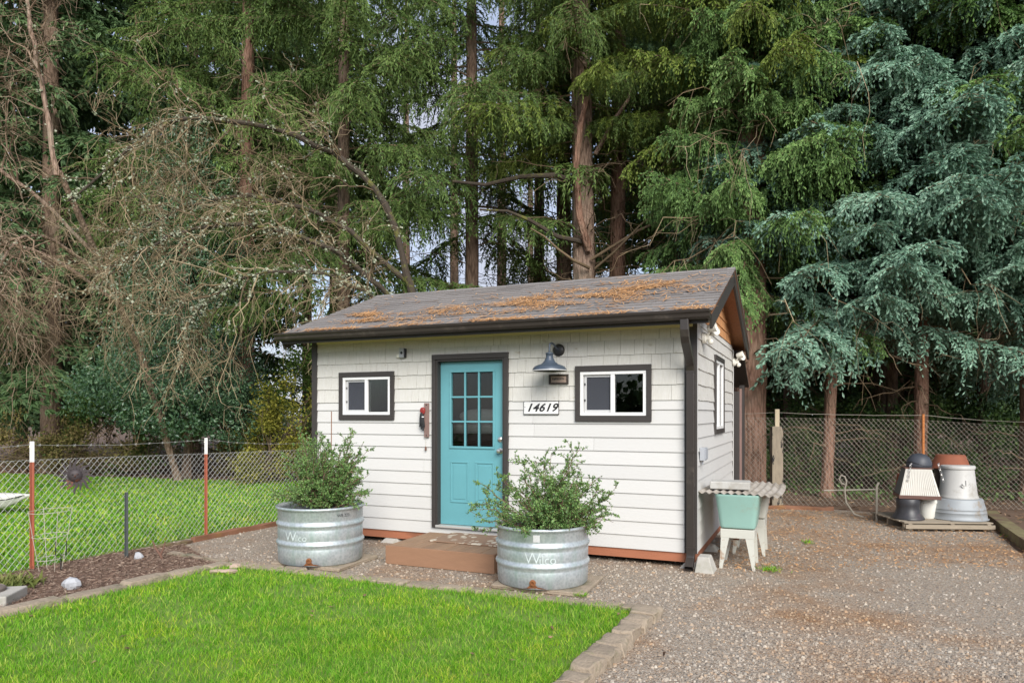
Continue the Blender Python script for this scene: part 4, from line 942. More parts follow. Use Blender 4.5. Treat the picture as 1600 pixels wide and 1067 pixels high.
def chips(name, poly, n, ln, mat, seed, z0=.012, zs=.03, near=0.0):
    q = np.random.default_rng(seed); P = scatter(poly, n, q, near); P = P[visible(P)]; n = len(P)
    P3 = np.concatenate([P, (z0 + zs * q.random(n) ** 2)[:, None]], 1); az = q.random(n) * 6.28
    D = norm(np.stack([np.cos(az), np.sin(az), q.normal(0, .25, n)], 1)); S = norm(np.cross(D, np.array([0, 0, 1.]) + q.normal(0, .4, (n, 3)))); l = (ln * q.uniform(.4, 1.5, n))[:, None]; w = l * q.uniform(.12, .32, n)[:, None]
    V = np.stack([P3 - D * l * .5 - S * w * .4, P3 + D * l * .5 - S * w * .5, P3 + D * l * .45 + S * w * .5, P3 - D * l * .55 + S * w * .3], 1).reshape(-1, 3)
    return np_mesh(name, V, np.arange(n * 4).reshape(n, 4), mat)
o = chips('mulch', BED, 30000, .03, M['chips'], 41); tag(o, 'brown shredded bark mulch in the planting bed', 'mulch', kind='stuff')
FOREST_R = [(4.4, 12.5), (5.6, 12.2), (7.4, 11.05), (6.0, 8.2), (6.6, 5), (9, 6), (12, 9), (20, 16), (20, 26), (-2, 26), (-1, 14), (2, 14.4)]
o = chips('forest_litter', FOREST_R, 16000, .09, M['litter'], 42, -.01, .05); tag(o, 'brown needles and twigs littering the ground under the right trees', 'forest litter', kind='stuff')
EDGE_L = [(-1.2, 14.5), (-4.8, 16.9), (-8.4, 17.6), (-14.5, 19.4), (-18, 22), (-8, 24), (-1, 22)]
o = chips('leaf_litter', EDGE_L, 9000, .12, M['litter'], 43, -.01, .06); tag(o, 'brown leaf litter along the far edge of the back lawn', 'leaf litter', kind='stuff')
# fallen needles on the roof, in drifts
q = np.random.default_rng(44)
def roof_drift(n, cx, cv, sx, sv):
    return np.stack([q.normal(cx, sx, n), q.normal(cv, sv, n)], 1)
PT = np.concatenate([roof_drift(2600, -1.55, 1.15, .75, .30), roof_drift(2600, -.75, 1.40, .5, .28), roof_drift(1600, -2.35, .85, .55, .22), roof_drift(450, -2.9, .35, .5, .13), roof_drift(900, -1.2, .75, .8, .25),
                     roof_drift(750, -4.55, .85, .16, .12), roof_drift(800, -4.05, .48, .33, .07), roof_drift(500, -3.55, .82, .22, .10), np.stack([q.uniform(RX0, RX1, 2600), np.abs(q.normal(0, .05, 2600))], 1), np.stack([q.uniform(RX0, RX1, 700), q.uniform(0, LEN, 700)], 1)])
# clumping: keep needles where a coarse pattern is high
keep = (np.sin(PT[:, 0] * 5.3 + np.sin(PT[:, 1] * 7) * 1.4) + np.sin(PT[:, 1] * 16 + PT[:, 0] * 2.7) * .8 + q.normal(0, .75, len(PT))) > .0
PT = PT[keep & (q.random(len(PT)) < .52) & (PT[:, 0] > RX0) & (PT[:, 0] < RX1) & (PT[:, 1] > 0.0) & (PT[:, 1] < LEN - .05)]
n = len(PT); az = q.random(n) * 6.28; l = q.uniform(.03, .085, n); hgt = q.uniform(.016, .026, n)
cu, cv = np.cos(az) * l, np.sin(az) * l; wu, wv = -np.sin(az) * .0045, np.cos(az) * .0045
def rp(u, v, h): return np.stack([u, EY + uy * v + ny * h, EZ + uz * v + nz * h], 1)
V = np.stack([rp(PT[:, 0] - cu - wu, PT[:, 1] - cv - wv, hgt), rp(PT[:, 0] + cu - wu, PT[:, 1] + cv - wv, hgt + .006), rp(PT[:, 0] + cu * 1.05 + wu, PT[:, 1] + cv + wv, hgt + .008), rp(PT[:, 0] - cu + wu, PT[:, 1] - cv + wv, hgt)], 1).reshape(-1, 3)
o = np_mesh('fallen_needles', V, np.arange(n * 4).reshape(n, 4), M['duff']); o.location = (1.970, 7.507, 0); o.rotation_euler = (0, 0, TH); tag(o, 'drifts of orange-brown conifer needles lying on the shed roof', 'needles', kind='stuff')
# needles fallen on the gravel towards the trees
o = chips('needle_scatter', [(2.2, 7.2), (6.3, 7.6), (7.2, 10.9), (4.4, 12.3), (3.6, 11.5), (2.6, 9.0)], 9000, .03, M['duff'], 45, .02, .012); tag(o, 'rust-coloured needles scattered over the gravel near the trees', 'needles', kind='stuff')
# tufts of weeds
def weed(x, y, h, n, label, mat='weed', rad=.1):
    q = np.random.default_rng(int(abs(x * 100) + y * 10)); az = q.random(n) * 6.28; D = norm(np.stack([np.cos(az), np.sin(az), q.uniform(.3, 1.6, n)], 1))
    P0 = np.stack([q.normal(0, rad * .35, n), q.normal(0, rad * .35, n), np.zeros(n)], 1)
    V, F = leaf_arrays(P0, h, q, 8.0 if mat == 'grass' else 4.5, D * 3, .3); o = np_mesh('weed_tuft', V, F, M[mat]); o.location = (x, y, .015); tag(o, label, 'weed', 'weeds in the yard'); return o
weed(-4.78, 6.62, .13, 320, 'yellow-green weeds beside the concrete lid in the bed', rad=.3)
weed(2.72, 7.35, .06, 140, 'tuft of grass in the gravel beside the sink legs', 'grass', .15)
weed(3.75, 8.9, .06, 50, 'small grass tuft in the gravel behind the sinks', 'grass', .12)
weed(6.7, 9.3, .06, 60, 'small weed tuft in the gravel in front of the pallet', 'grass', .2)
weed(.62, 6.32, .045, 110, 'small weeds at the foot of the right stock tank', 'grass', .08)
weed(-3.3, 10.6, .09, 90, 'pale weeds at the end of the fence edging behind the left tank', 'weed', .25)

# ------------------------------------------------------------------ fences
def chain_mesh(parent, path, ztop, zbot, pitch, r, mat, phase=0.0):
    """two families of straight diagonal wires laid on the fence plane, plus top wire"""
    pts = [np.array(p, float) for p in path]; ls = [np.linalg.norm(b - a) for a, b in zip(pts, pts[1:])]; cum = np.concatenate([[0], np.cumsum(ls)]); tot = cum[-1]
    def pos(s):
        s = np.clip(s, 0, tot); out = np.empty(s.shape + (2,))
        for i, (a, b) in enumerate(zip(pts, pts[1:])):
            m = (s >= cum[i]) & (s <= cum[i + 1]); f = ((s[m] - cum[i]) / ls[i])[:, None]; out[m] = a + (b - a) * f
        return out
    def zt(s): return np.interp(s, cum, ztop)
    def zb(s): return np.interp(s, cum, zbot)
    hgt = float(np.mean(ztop) - np.mean(zbot)); K = 9; parts = []
    for fam in (1, -1):
        s0 = np.arange(-hgt, tot + hgt, pitch); t = np.linspace(0, 1, K); S = s0[:, None] + fam * t[None] * hgt * .93
        ok = (S >= 0) & (S <= tot); XY = pos(S.ravel()).reshape(S.shape + (2,)); Z = zb(np.clip(S, 0, tot)) + (zt(np.clip(S, 0, tot)) - zb(np.clip(S, 0, tot))) * t[None]
        C = np.concatenate([XY, Z[..., None]], -1); off = .0035 * fam
        A, B = C[:, :-1][ok[:, :-1] & ok[:, 1:]], C[:, 1:][ok[:, :-1] & ok[:, 1:]]
        A = A.copy(); B = B.copy(); A[:, 1] += off; B[:, 1] += off
        parts.append((A, B))
    ss = np.arange(0, tot, pitch / 2); tw = np.concatenate([pos(ss), (zt(ss) + .004 * (np.arange(len(ss)) % 2) * 3 - .012)[:, None]], 1); parts.append((tw[:-1], tw[1:]))
    A = np.concatenate([p[0] for p in parts]); B = np.concatenate([p[1] for p in parts]); D = norm(B - A); n = len(A)
    ref = norm(np.cross(D, np.array([.3, .2, 1.0]))); bi = np.cross(D, ref); V = []
    for e in (A, B):
        for k in range(3):
            a = 2 * np.pi * k / 3; V.append(e + (ref * math.cos(a) + bi * math.sin(a)) * r)
    V = np.stack(V, 1).reshape(-1, 3); b = np.arange(n)[:, None] * 6
    F = np.concatenate([b + np.array([[k, (k + 1) % 3, 3 + (k + 1) % 3, 3 + k]]) for k in range(3)])
    o = np_mesh('chain_link_mesh', V, F, mat, parent); o['kind'] = 'stuff'; return o
def tpost(parent, x, y, h, rz, mat, tip=None, tipmat=None, nm='post'):
    zt = h - (tip or 0)
    mb = MB(); mb.box(-.020, .020, -.004, .004, -.02, zt); mb.box(-.004, .004, .0041, .034, -.02, zt)
    for i in range(int(zt / .055)): mb.box(-.006, .006, -.010, -.0041, .05 + i * .055, .065 + i * .055)
    o = mb.build(nm, mat, parent); o.location = (x, y, 0); o.rotation_euler = (0, 0, rz)
    if tip:
        m2 = MB(); m2.box(-.020, .020, -.004, .004, zt + .0005, h); m2.box(-.004, .004, .0041, .034, zt + .0005, h); m2.box(-.006, .006, -.010, -.0041, h - .06, h - .045)
        t = m2.build('white_tip', tipmat, o)
    return o
FL = [(-6.35, 4.65), (-5.12, 7.45), (-4.2, 9.57), (-3.32, 11.1), (-2.0, 12.0)]
fl = thing('chain_link_fence', 'low silver chain-link fence on red-brown posts, left of the shed', 'fence', (0, 0, 0))
chain_mesh(fl, FL, [1.20, 1.175, 1.125, 1.10, 1.12], [.02, .02, .02, .02, .02], .075, .0021, M['wire'])
for p, h in (((-5.12, 7.42), 1.37), ((-4.2, 9.54), 1.335)): tpost(fl, p[0], p[1], h, R(-66), M['tpost'], .22, M['tpost_white'])
def barbed(parent, path, nm='barbed_wire', mat=None, r=.0025, sag=.03):
    mb = MB(); pts = []
    for (a, b) in zip(path, path[1:]):
        a, b = Vector(a), Vector(b)
        for i in range(12):
            t = i / 12; p = a + (b - a) * t; p.z -= sag * 4 * t * (1 - t) - rs.uniform(-.004, .004); pts.append(p)
    pts.append(Vector(path[-1])); mb.tube(pts, r, 4)
    if mat is None:
        for a, b in zip(pts, pts[1:]):
            p = (a + b) / 2; mb.tube([p + Vector((-.012, 0, .012)), p + Vector((.012, 0, -.012))], .0016, 3); mb.tube([p + Vector((.004, .01, .012)), p + Vector((-.004, -.01, -.012))], .0016, 3)
    return mb.build(nm, mat or M['wire'], parent)
barbed(fl, [(-6.35, 4.65, 1.32), (-5.12, 7.42, 1.335), (-4.2, 9.54, 1.31), (-3.3, 11.1, 1.20), (-2.2, 11.9, 1.25)])
FRP = [(3.75, 12.95), (4.76, 12.65), (7.23, 12.30), (8.9, 12.0), (12.5, 11.4)]
fr = thing('chain_link_fence', 'tall weathered chain-link fence behind the pallet, in front of the trees', 'fence', (0, 0, 0))
chain_mesh(fr, FRP, [1.60, 1.60, 1.56, 1.44, 1.30], [.02] * 5, .082, .0026, M['wire_old'])
barbed(fr, [(3.75, 12.93, 1.69), (4.76, 12.63, 1.69), (7.23, 12.28, 1.645), (8.9, 11.98, 1.52), (12.5, 11.38, 1.4)], 'top_wire', M['wire_old'], .004, .02)
tpost(fr, 7.23, 12.26, 1.66, R(10), M['tpost_orange'])
tpost(fr, 10.2, 11.75, 1.55, R(10), M['tpost_orange'])
wp = bpy.data.objects.new('timber_post', None); link(wp, fr); wp.location = (4.76, 12.56, 0); wp.rotation_euler = (0, 0, R(-8))
MB().box(-.095, .095, -.095, .095, -.02, 1.44).build('post_shaft', M['oldpost'], wp, bevel=.012); MB().box(-.035, .04, -.06, -.015, 1.30, 1.75).build('nailed_batten', M['palewood'], wp, bevel=.003)
o = tpost(None, -4.46, 8.04, .76, R(-60), M['tpost_dark'], nm='short_post'); tag(o, 'short dark steel post standing in the mulch bed', 'post')

def timber(name, p, q_, w, h, mat, label, z=0.0):
    p, q_ = Vector(p), Vector(q_); d = q_ - p; L_ = d.length; mb = MB(); n = 9; qq = random.Random(int(L_ * 100)); vs_ = []
    for i in range(n):
        u = L_ * i / (n - 1)
        for a, b in ((-w / 2, 0), (w / 2, 0), (w / 2, h), (-w / 2, h)): vs_.append((u, a + qq.uniform(-.013, .013), b + qq.uniform(-.014, .014)))
    mb.add(vs_, [(i * 4 + k, i * 4 + (k + 1) % 4, (i + 1) * 4 + (k + 1) % 4, (i + 1) * 4 + k) for i in range(n - 1) for k in range(4)] + [(3, 2, 1, 0), tuple(range((n - 1) * 4, n * 4))])
    o = mb.build(name, mat, None, bevel=.008); o.location = (p.x, p.y, z - .01); o.rotation_euler = (0, 0, math.atan2(d.y, d.x)); tag(o, label, 'timber', 'ground-level timber edgings'); return o
timber('timber_edging', (-4.15, 9.05), (-3.35, 10.75), .07, .075, M['edging'], 'thin brown timber edging between gravel and back lawn, left of the shed')
timber('timber_edging', (-4.4, 8.55), (-4.15, 9.0), .10, .05, M['mosslog'], 'mossy short timber at the corner of the mulch bed and gravel')
timber('timber_edging', (-4.05, 8.25), (-3.2, 7.78), .09, .05, M['paver'], 'tan edging strip between mulch bed and gravel')
timber('timber_edging', (4.35, 12.35), (5.55, 12.05), .12, .07, M['edging'], 'rust-brown timber along the foot of the right fence near the post')
timber('timber_edging', (7.62, 11.15), (6.25, 8.3), .20, .13, M['mosslog'], 'mossy timber edging right of the pallet')

# ------------------------------------------------------------------ sinks, pallet and pots, bits in the bed
def sink(lx, ly, label, tubmat, w=.46, d=.52, rough=0):
    s = thing('laundry_sink', label, 'sink', shed_world(lx, ly, 0), TH, 'old laundry sinks beside the shed')
    zt, zb = .80, .43; mb = MB(); n = 28
    def ring(hw, hd, z, e=.22):
        out = []
        for k in range(n):
            a = 2 * math.pi * k / n; c, s_ = math.cos(a), math.sin(a)
            out.append((hw * math.copysign(abs(c) ** e, c), hd * math.copysign(abs(s_) ** e, s_), z))
        return out
    vs_ = []
    for hw, hd, z in ((w * .02, d * .02, zb), (w * .36, d * .38, zb), (w * .395, d * .42, zb + .012), (w * .41, d * .435, zb + .04), (w * .50, d * .50, zt - .03), (w * .515, d * .51, zt - .02), (w * .515, d * .51, zt), (w * .47, d * .47, zt), (w * .45, d * .455, zt - .04), (w * .38, d * .40, zb + .05), (w * .05, d * .05, zb + .03)): vs_ += ring(hw, hd, z)
    mb.add(vs_, [(i * n + k, i * n + (k + 1) % n, (i + 1) * n + (k + 1) % n, (i + 1) * n + k) for i in range(10) for k in range(n)])
    mb.build('tub', tubmat, s, True, angle=40)
    hw, hd = w * .40, d * .42
    MB().box(-hw + .01, hw - .01, -hd, -hd + .02, zb - .10, zb - .004).build('apron', M['legwhite'], s, bevel=.004); MB().box(-hw + .01, hw - .01, hd - .02, hd, zb - .10, zb - .004).build('apron', M['legwhite'], s, bevel=.004)
    MB().box(-hw + .01, -hw + .03, -hd + .021, hd - .021, zb - .10, zb - .004).build('apron', M['legwhite'], s); MB().box(hw - .03, hw - .01, -hd + .021, hd - .021, zb - .10, zb - .004).build('apron', M['legwhite'], s)
    for sx in (-1, 1):
        for sy in (-1, 1):
            a = lambda u, v, z: (sx * u, sy * v, z)
            top, bot = (hw - .015, hd - .003), (hw + .0, hd + .015); mb = MB()
            tw, bw = .085, .03
            p = [(bot[0] - bw, bot[1] - .02, 0), (bot[0], bot[1] - .02, 0), (bot[0], bot[1], 0), (bot[0] - bw, bot[1], 0), (top[0] - tw, top[1] - .02, zb - .098), (top[0], top[1] - .02, zb - .098), (top[0], top[1] + .001, zb - .098), (top[0] - tw, top[1] + .001, zb - .098)]
            p = [a(*v) for v in p]
            if sx * sy < 0: p = [p[1], p[0], p[3], p[2], p[5], p[4], p[7], p[6]]
            mb.hexa(p); mb.build('leg', M['legwhite'], s)
    MB().tube([(0, 0, zb - .002), (0, 0, zb - .09), (-.02, .03, zb - .14), (-.06, .10, zb - .15), (-.10, .20, zb - .10)], .022, 10).build('drain_pipe', M['rust'], s, True)
    return s
sink(.42, .36, 'mint-green laundry sink on white tapered legs against the side wall', M['mint'])
sink(.47, 1.22, 'white laundry sink with rusty legs behind the mint one', M['legwhite'])
# corrugated sheet over the sinks
cs = MB(); nx, ny_ = 72, 8; vs_ = []
for th in (0.0, .006):
    for j in range(ny_):
        for i in range(nx):
            u = -.36 + .80 * i / (nx - 1); v = -.30 + 1.42 * j / (ny_ - 1); z = .011 * math.sin(u / .076 * 2 * math.pi) + th - .030 * max(0, u - .2) / .24 * (1 + .4 * math.sin(v * 5)) + .006 * math.sin(v * 3.1)
            vs_.append((u + .03 * math.sin(v * 2.2), v, z))
m = nx * ny_; fs_ = []
for j in range(ny_ - 1):
    for i in range(nx - 1):
        a = j * nx + i; fs_ += [(a, a + nx, a + nx + 1, a + 1), (m + a, m + a + 1, m + a + nx + 1, m + a + nx)]
for j in range(ny_ - 1):
    for i in (0, nx - 1): a = j * nx + i; fs_.append((a, a + nx, m + a + nx, m + a))
for i in range(nx - 1):
    for j in (0, ny_ - 1): a = j * nx + i; fs_.append((a, a + 1, m + a + 1, m + a))
cs.add(vs_, fs_); o = cs.build('corrugated_sheet', M['corrugated'], None, True, angle=80); o.location = shed_world(.40, .40, .815); o.rotation_euler = (0, 0, TH); tag(o, 'grimy corrugated roofing sheet laid across the two laundry sinks', 'roofing sheet')
o = MB().box(-.21, .21, -.14, .14, 0, .085).build('concrete_block', M['whitepot'], None, bevel=.012); o.location = shed_world(.32, .42, .835); o.rotation_euler = (0, 0, TH + .05); tag(o, 'pale flat block weighing down the corrugated sheet', 'block')

PX, PY, PR = 6.20, 10.38, R(-3)
pal = thing('wooden_pallet', 'weathered wooden pallet under the stacked pots by the right fence', 'pallet', (PX, PY, 0), PR)
for y in (-.46, 0, .46):
    MB().box(-.60, .60, y - .02, y + .02, .023, .113).build('stringer', M['pallet'], pal) if y else MB().box(-.60, .60, y - .02, y + .02, .023, .113).build('stringer', M['pallet'], pal)
for x in (-.585, -.02, .50): MB().box(x, x + .09, -.50, .50, .0, .0225).build('bottom_board', M['pallet'], pal)
for x in (-.56, .02, .52): MB().box(x, x + .05, -.54, -.481, .0228, .1125).build('end_block', M['pallet'], pal)
MB().box(-.61, .61, -.565, -.541, .045, .10).build('face_board', M['pallet'], pal)
for i in range(7): MB().box(-.61, .61, -.52 + i * .155, -.52 + i * .155 + .12, .1135, .131).build('deck_board', M['pallet'], pal, bevel=.002)
def pw(x, y, z): return (PX + x, PY + y, .132 + z)
def lathe_thing(name, prof, loc, mat, label, n=36, group='pots stacked on the pallet', cat='pot', smooth_a=50):
    t = thing(name, label, cat, loc, 0, group); o = MB().lathe(prof, n).build('body', mat, t, True, angle=smooth_a); qq = random.Random(len(label)); ph = [qq.uniform(0, 6) for _ in range(4)]
    for v in o.data.vertices:
        a = math.atan2(v.co.y, v.co.x); k = 1 + .014 * math.sin(2 * a + ph[0]) + .010 * math.sin(3 * a + ph[1] + v.co.z * 9) + .006 * math.sin(7 * a + ph[2] - v.co.z * 14)
        v.co.x *= k; v.co.y *= k
    return t
# upside-down washtub + pale pot on it
tub = lathe_thing('washtub', [(.38, .0), (.385, .01), (.375, .02), (.365, .10), (.368, .105), (.362, .11), (.355, .15), (.358, .155), (.352, .16), (.325, .29), (.315, .30), (.001, .30)], pw(.36, -.10, 0), M['galvtub'], 'dull galvanised washtub upside down on the pallet')
MB().lathe([(.384, .0), (.394, .006), (.394, .014), (.384, .02)], 36).build('rim', M['galvtub'], tub, True)
pot = lathe_thing('pale_pot', [(.262, 0), (.265, .012), (.256, .03), (.245, .05), (.212, .40), (.208, .42), (.222, .428), (.224, .462), (.214, .472), (.001, .472)], pw(.37, -.10, .302), M['whitepot'], 'large pale round pot with raised emblem upside down on the washtub')
for dz, w in ((0, .055), (-.02, .075), (-.04, .06)):
    mb = MB(); pts = [(w * math.sin(a) - .03, -.236 + .012 * math.cos(a * .8), .235 + dz - .045 * math.cos(a)) for a in np.linspace(-1.3, 1.3, 9)]; mb.tube(pts, .006, 6); mb.build('relief_scroll', M['whitepot'], pot, True)
MB().tube([(-.03, -.236, .20), (-.03, -.230, .27)], .007, 6).build('relief_stem', M['whitepot'], pot, True)
# ribbed square planter on pots, left
def taper(name, loc, b, t, h, mats, label):
    r = thing(name, label, 'planter', loc, R(-20), 'pots stacked on the pallet')
    mb = MB(); mb.hexa([(-b, -b, .05), (b, -b, .05), (b, b, .05), (-b, b, .05), (-t, -t, h), (t, -t, h), (t, t, h), (-t, t, h)]); mb.build('side', mats[1], r, bevel=.006)
    nr = 18
    for i in range(nr):
        f0, f1 = -1 + 2 * (i + .18) / nr, -1 + 2 * (i + .82) / nr; e = .007
        mb = MB(); mb.hexa([(f0 * b * .97, -b - e * 2, .052), (f1 * b * .97, -b - e * 2, .052), (f1 * b * .97, -b + .004, .052), (f0 * b * .97, -b + .004, .052), (f0 * t * .97, -t - e * 2, h - .01), (f1 * t * .97, -t - e * 2, h - .01), (f1 * t * .97, -t + .004, h - .01), (f0 * t * .97, -t + .004, h - .01)])
        mb.build('rib', mats[0], r)
    mb = MB(); mb.hexa([(-b, -b - .003, .051), (b, -b - .003, .051), (b, -b + .002, .051), (-b, -b + .002, .051), (-t, -t - .003, h), (t, -t - .003, h), (t, -t + .002, h), (-t, -t + .002, h)]); mb.build('front_face', mats[0], r)
    MB().box(-b - .014, b + .014, -b - .014, b + .014, 0, .0505).build('band', mats[2], r, bevel=.004); MB().box(-t - .012, t + .012, -t - .012, t + .012, h + .0005, h + .016).build('foot_band', mats[2], r)
    return r
bl = lathe_thing('black_pot', [(.215, 0), (.218, .012), (.205, .03), (.165, .09), (.15, .15), (.15, .20), (.16, .285), (.152, .295), (.001, .296)], pw(-.40, -.16, 0), M['blackpot'], 'dark bell-shaped pot upside down at the left of the pallet')
bk = lathe_thing('white_bucket', [(.115, 0), (.118, .004), (.128, .22), (.136, .225), (.136, .25), (.128, .255), (.132, .29), (.001, .29)], pw(-.06, -.06, 0), M['bucket'], 'white bucket on the pallet under the ribbed planter')
taper('ribbed_planter', pw(-.22, -.06, .30), .255, .165, .43, (M['ribwhite'], M['ribgrey'], M['brownband']), 'tapered square planter with ribbed white front, upside down')
bw_ = lathe_thing('slate_bowl', [(.165, 0), (.17, .006), (.17, .03), (.165, .08), (.14, .14), (.09, .185), (.04, .20), (.001, .204)], pw(-.18, -.06, .747), M['bluegreypot'], 'dark slate bowl upside down on top of the ribbed planter')
mb = MB(); mb.tube([(.172 * math.cos(a), .172 * math.sin(a), .05 + .03 * math.sin(a * 2 + 1)) for a in np.linspace(0, 2 * math.pi, 25)], .004, 5); mb.build('hanging_wire', M['ink'], bw_)
ch = thing('hanging_chain', 'thin silver chain draped over the ribbed planter', 'chain', pw(-.18, -.06, .60), 0)
for k in range(16):
    a = k / 15; sx = 1 if k < 8 else -1; f = (k % 8) / 7
    p = Vector((sx * (.20 + .06 * f), -.14 - .02 * f, .20 - .24 * f)); lk = MB(); lk.tube([p + Vector((.012 * math.cos(b), .0 if k % 2 else .012 * math.sin(b), .02 * math.sin(b) if k % 2 else .02 * math.cos(b) * .8)) for b in np.linspace(0, 2 * math.pi, 9)], .0035, 4); lk.build('link', M['steel'], ch)
lathe_thing('grey_pot', [(.15, 0), (.155, .02), (.148, .30), (.16, .31), (.16, .34), (.001, .345)], pw(.44, .32, 0), M['galvtub'], 'grey pot standing behind the washtub')
lathe_thing('dark_pot', [(.17, 0), (.18, .02), (.19, .27), (.20, .31), (.20, .345), (.001, .35)], pw(.48, .28, .347), M['blackpot'], 'dark pot stacked behind the pale pot')
lathe_thing('rusty_bowl', [(.275, 0), (.28, .012), (.265, .03), (.20, .20), (.19, .21), (.001, .212)], pw(.49, .27, .70), M['terracotta'], 'wide rust-red bowl upside down at the top of the stack')
lathe_thing('terracotta_pot', [(.10, 0), (.12, .25), (.135, .26), (.135, .31), (.001, .31)], pw(-.13, .36, .0), M['terracotta'], 'terracotta pot tucked behind the ribbed planter')
lathe_thing('terracotta_pot', [(.12, 0), (.135, .02), (.10, .30), (.001, .30)], pw(-.16, .36, .311), M['terracotta'], 'orange terracotta pot standing beside the slate bowl')
# bent hose and pipes left of the pallet
hs = thing('bent_hose', 'bent grey hose loop standing beside the fence left of the pallet', 'hose', (5.28, 11.2, 0))
MB().tube([(.32, -.1, .02), (.2, -.02, .06), (.08, 0, .25), (.06, 0, .45), (.09, 0, .58), (.06, 0, .66), (0, 0, .68), (-.03, 0, .62), (.02, .01, .55), (.09, .02, .52)], .014, 8).build('loop', M['wire_old'], hs, True)
o = MB().tube([(0, 0, .05), (0, 0, .60), (.03, 0, .66)], .018, 8).build('pipe_stand', M['wire_old'], None, True); o.location = (5.62, 10.75, -.05); tag(o, 'grey upright pipe next to the pallet', 'pipe')
o = MB().tube([(-.55, 0, 0), (.35, .06, .01)], .012, 8).build('pipe', M['wire_old'], None); o.location = (5.62, 11.35, .42); tag(o, 'grey pipe lying level against the fence behind the pallet', 'pipe')

# things in and near the mulch bed
sn = thing('sun_ornament', 'dark rusty metal sun face hanging on the left chain-link fence', 'ornament', (-4.90, 7.83, .97), R(-66.5) + math.pi)
sn.rotation_euler = (0, 0, R(24))
face = MB(); n = 28; prof = [(.001, .03), (.03, .028), (.052, .020), (.066, .010), (.074, .0), (.072, -.006), (.001, -.006)]
face.lathe(prof, n); f_ = face.build('face', M['sunmetal'], sn, True); f_.rotation_euler = (R(90), 0, 0)
for x, z, r in ((-.024, .018, .011), (.024, .018, .011), (0, -.002, .009)): lump(MB(), (x, -.026, z), (r, .014, r * (1.8 if x == 0 else .8)), amp=0).build('eye' if x else 'nose', M['sunmetal'], sn, True)
MB().tube([(-.028, -.020, -.024), (-.011, -.027, -.034), (.011, -.027, -.034), (.028, -.020, -.024)], .005, 6).build('mouth', M['sunmetal'], sn, True)
for k in range(16):
    a = 2 * math.pi * k / 16; big = .125 if k % 2 == 0 else .10; mb = MB(); vs_ = []
    for i in range(6):
        f = i / 5; r_ = .068 + big * 1.1 * f; w = .017 * (1 - f) ** .6 + .003; off = .014 * math.sin(f * 5.5)
        for s_ in (-1, 1):
            for y in (-.004, .004): vs_.append((r_ * math.cos(a) - (s_ * w + off) * math.sin(a), y, r_ * math.sin(a) + (s_ * w + off) * math.cos(a)))
    fs_ = []
    for i in range(5): b = i * 4; fs_ += [(b, b + 2, b + 6, b + 4), (b + 1, b + 5, b + 7, b + 3), (b, b + 4, b + 5, b + 1), (b + 2, b + 3, b + 7, b + 6)]
    mb.add(vs_, fs_ + [(20, 22, 23, 21)]); mb.build('ray', M['sunmetal'], sn)
tc = thing('tomato_cage', 'pale wire tomato cage standing by the first fence post', 'plant cage', (-4.88, 7.38, 0), .4)
for z, r_ in ((.64, .20), (.38, .165), (.14, .13)): MB().tube([(r_ * math.cos(a), r_ * math.sin(a), z + .008 * math.sin(a + 1)) for a in np.linspace(0, 2 * math.pi, 33)], .003, 5).build('ring', M['cagewire'], tc)
for k in range(4):
    a = .5 + k * math.pi / 2; MB().tube([(.205 * math.cos(a), .205 * math.sin(a), .66), (.165 * math.cos(a), .165 * math.sin(a), .38), (.10 * math.cos(a), .10 * math.sin(a), -.02)], .003, 5).build('upright', M['cagewire'], tc)
sk = thing('plant_bracket', 'small black forked plant marker inside the tomato cage', 'plant marker', (-4.72, 7.30, 0), .3)
MB().tube([(-.05, 0, .33), (-.05, 0, .19), (.05, 0, .19), (.05, 0, .34)], .005, 5).build('fork', M['ink'], sk); MB().tube([(0, 0, .19), (0, 0, -.01)], .005, 5).build('spike', M['ink'], sk)
def rock(x, y, r, mat, label, seed, grp='rocks in the bed'):
    o = lump(MB(), (0, 0, 0), r, 11, 7, seed, .55).build('rock', mat, None, True, angle=22); o.location = (x, y, .012 + r[2] * .55); tag(o, label, 'rock', grp); return o
rock(-4.18, 6.60, (.10, .07, .06), M['rockwhite'], 'white and grey marbled rock in the mulch near the pavers', 3)
rock(-4.27, 7.98, (.055, .045, .045), M['rockwhite'], 'small white rock at the foot of the short dark post', 4)
rock(-2.98, 7.20, (.10, .07, .03), M['rocktan'], 'flat tan stone lying on the lawn at the paver corner', 5)
rock(-2.93, 7.42, (.08, .05, .045), M['rocktan'], 'small tan stone leaning at the bend of the pavers', 6)
stk = thing('cut_stem', 'forked brown cut stem sticking out of the mulch bed', 'plant stem', (-4.02, 7.98, 0))
MB().tube([(.03, 0, -.02), (0, 0, .05), (-.07, .02, .13), (-.10, .02, .21)], [.014, .014, .011, .007], 7).build('branch', M['stick'], stk, True); MB().tube([(0, 0, .05), (.03, 0, .12), (.05, .01, .20)], [.012, .011, .007], 7).build('branch', M['stick'], stk, True)
ld = thing('concrete_riser', 'square concrete riser with round dark lid in the bed at left edge', 'utility cover', (-4.62, 6.12, 0), R(12))
MB().box(-.25, .25, -.20, .20, 0, .10).build('collar', M['concrete'], ld, bevel=.012); MB().lathe([(.19, .10), (.19, .125), (.175, .135), (.17, .13), (.12, .135), (.001, .14)], 28, -.05, .02).build('lid', M['lid'], ld, True)
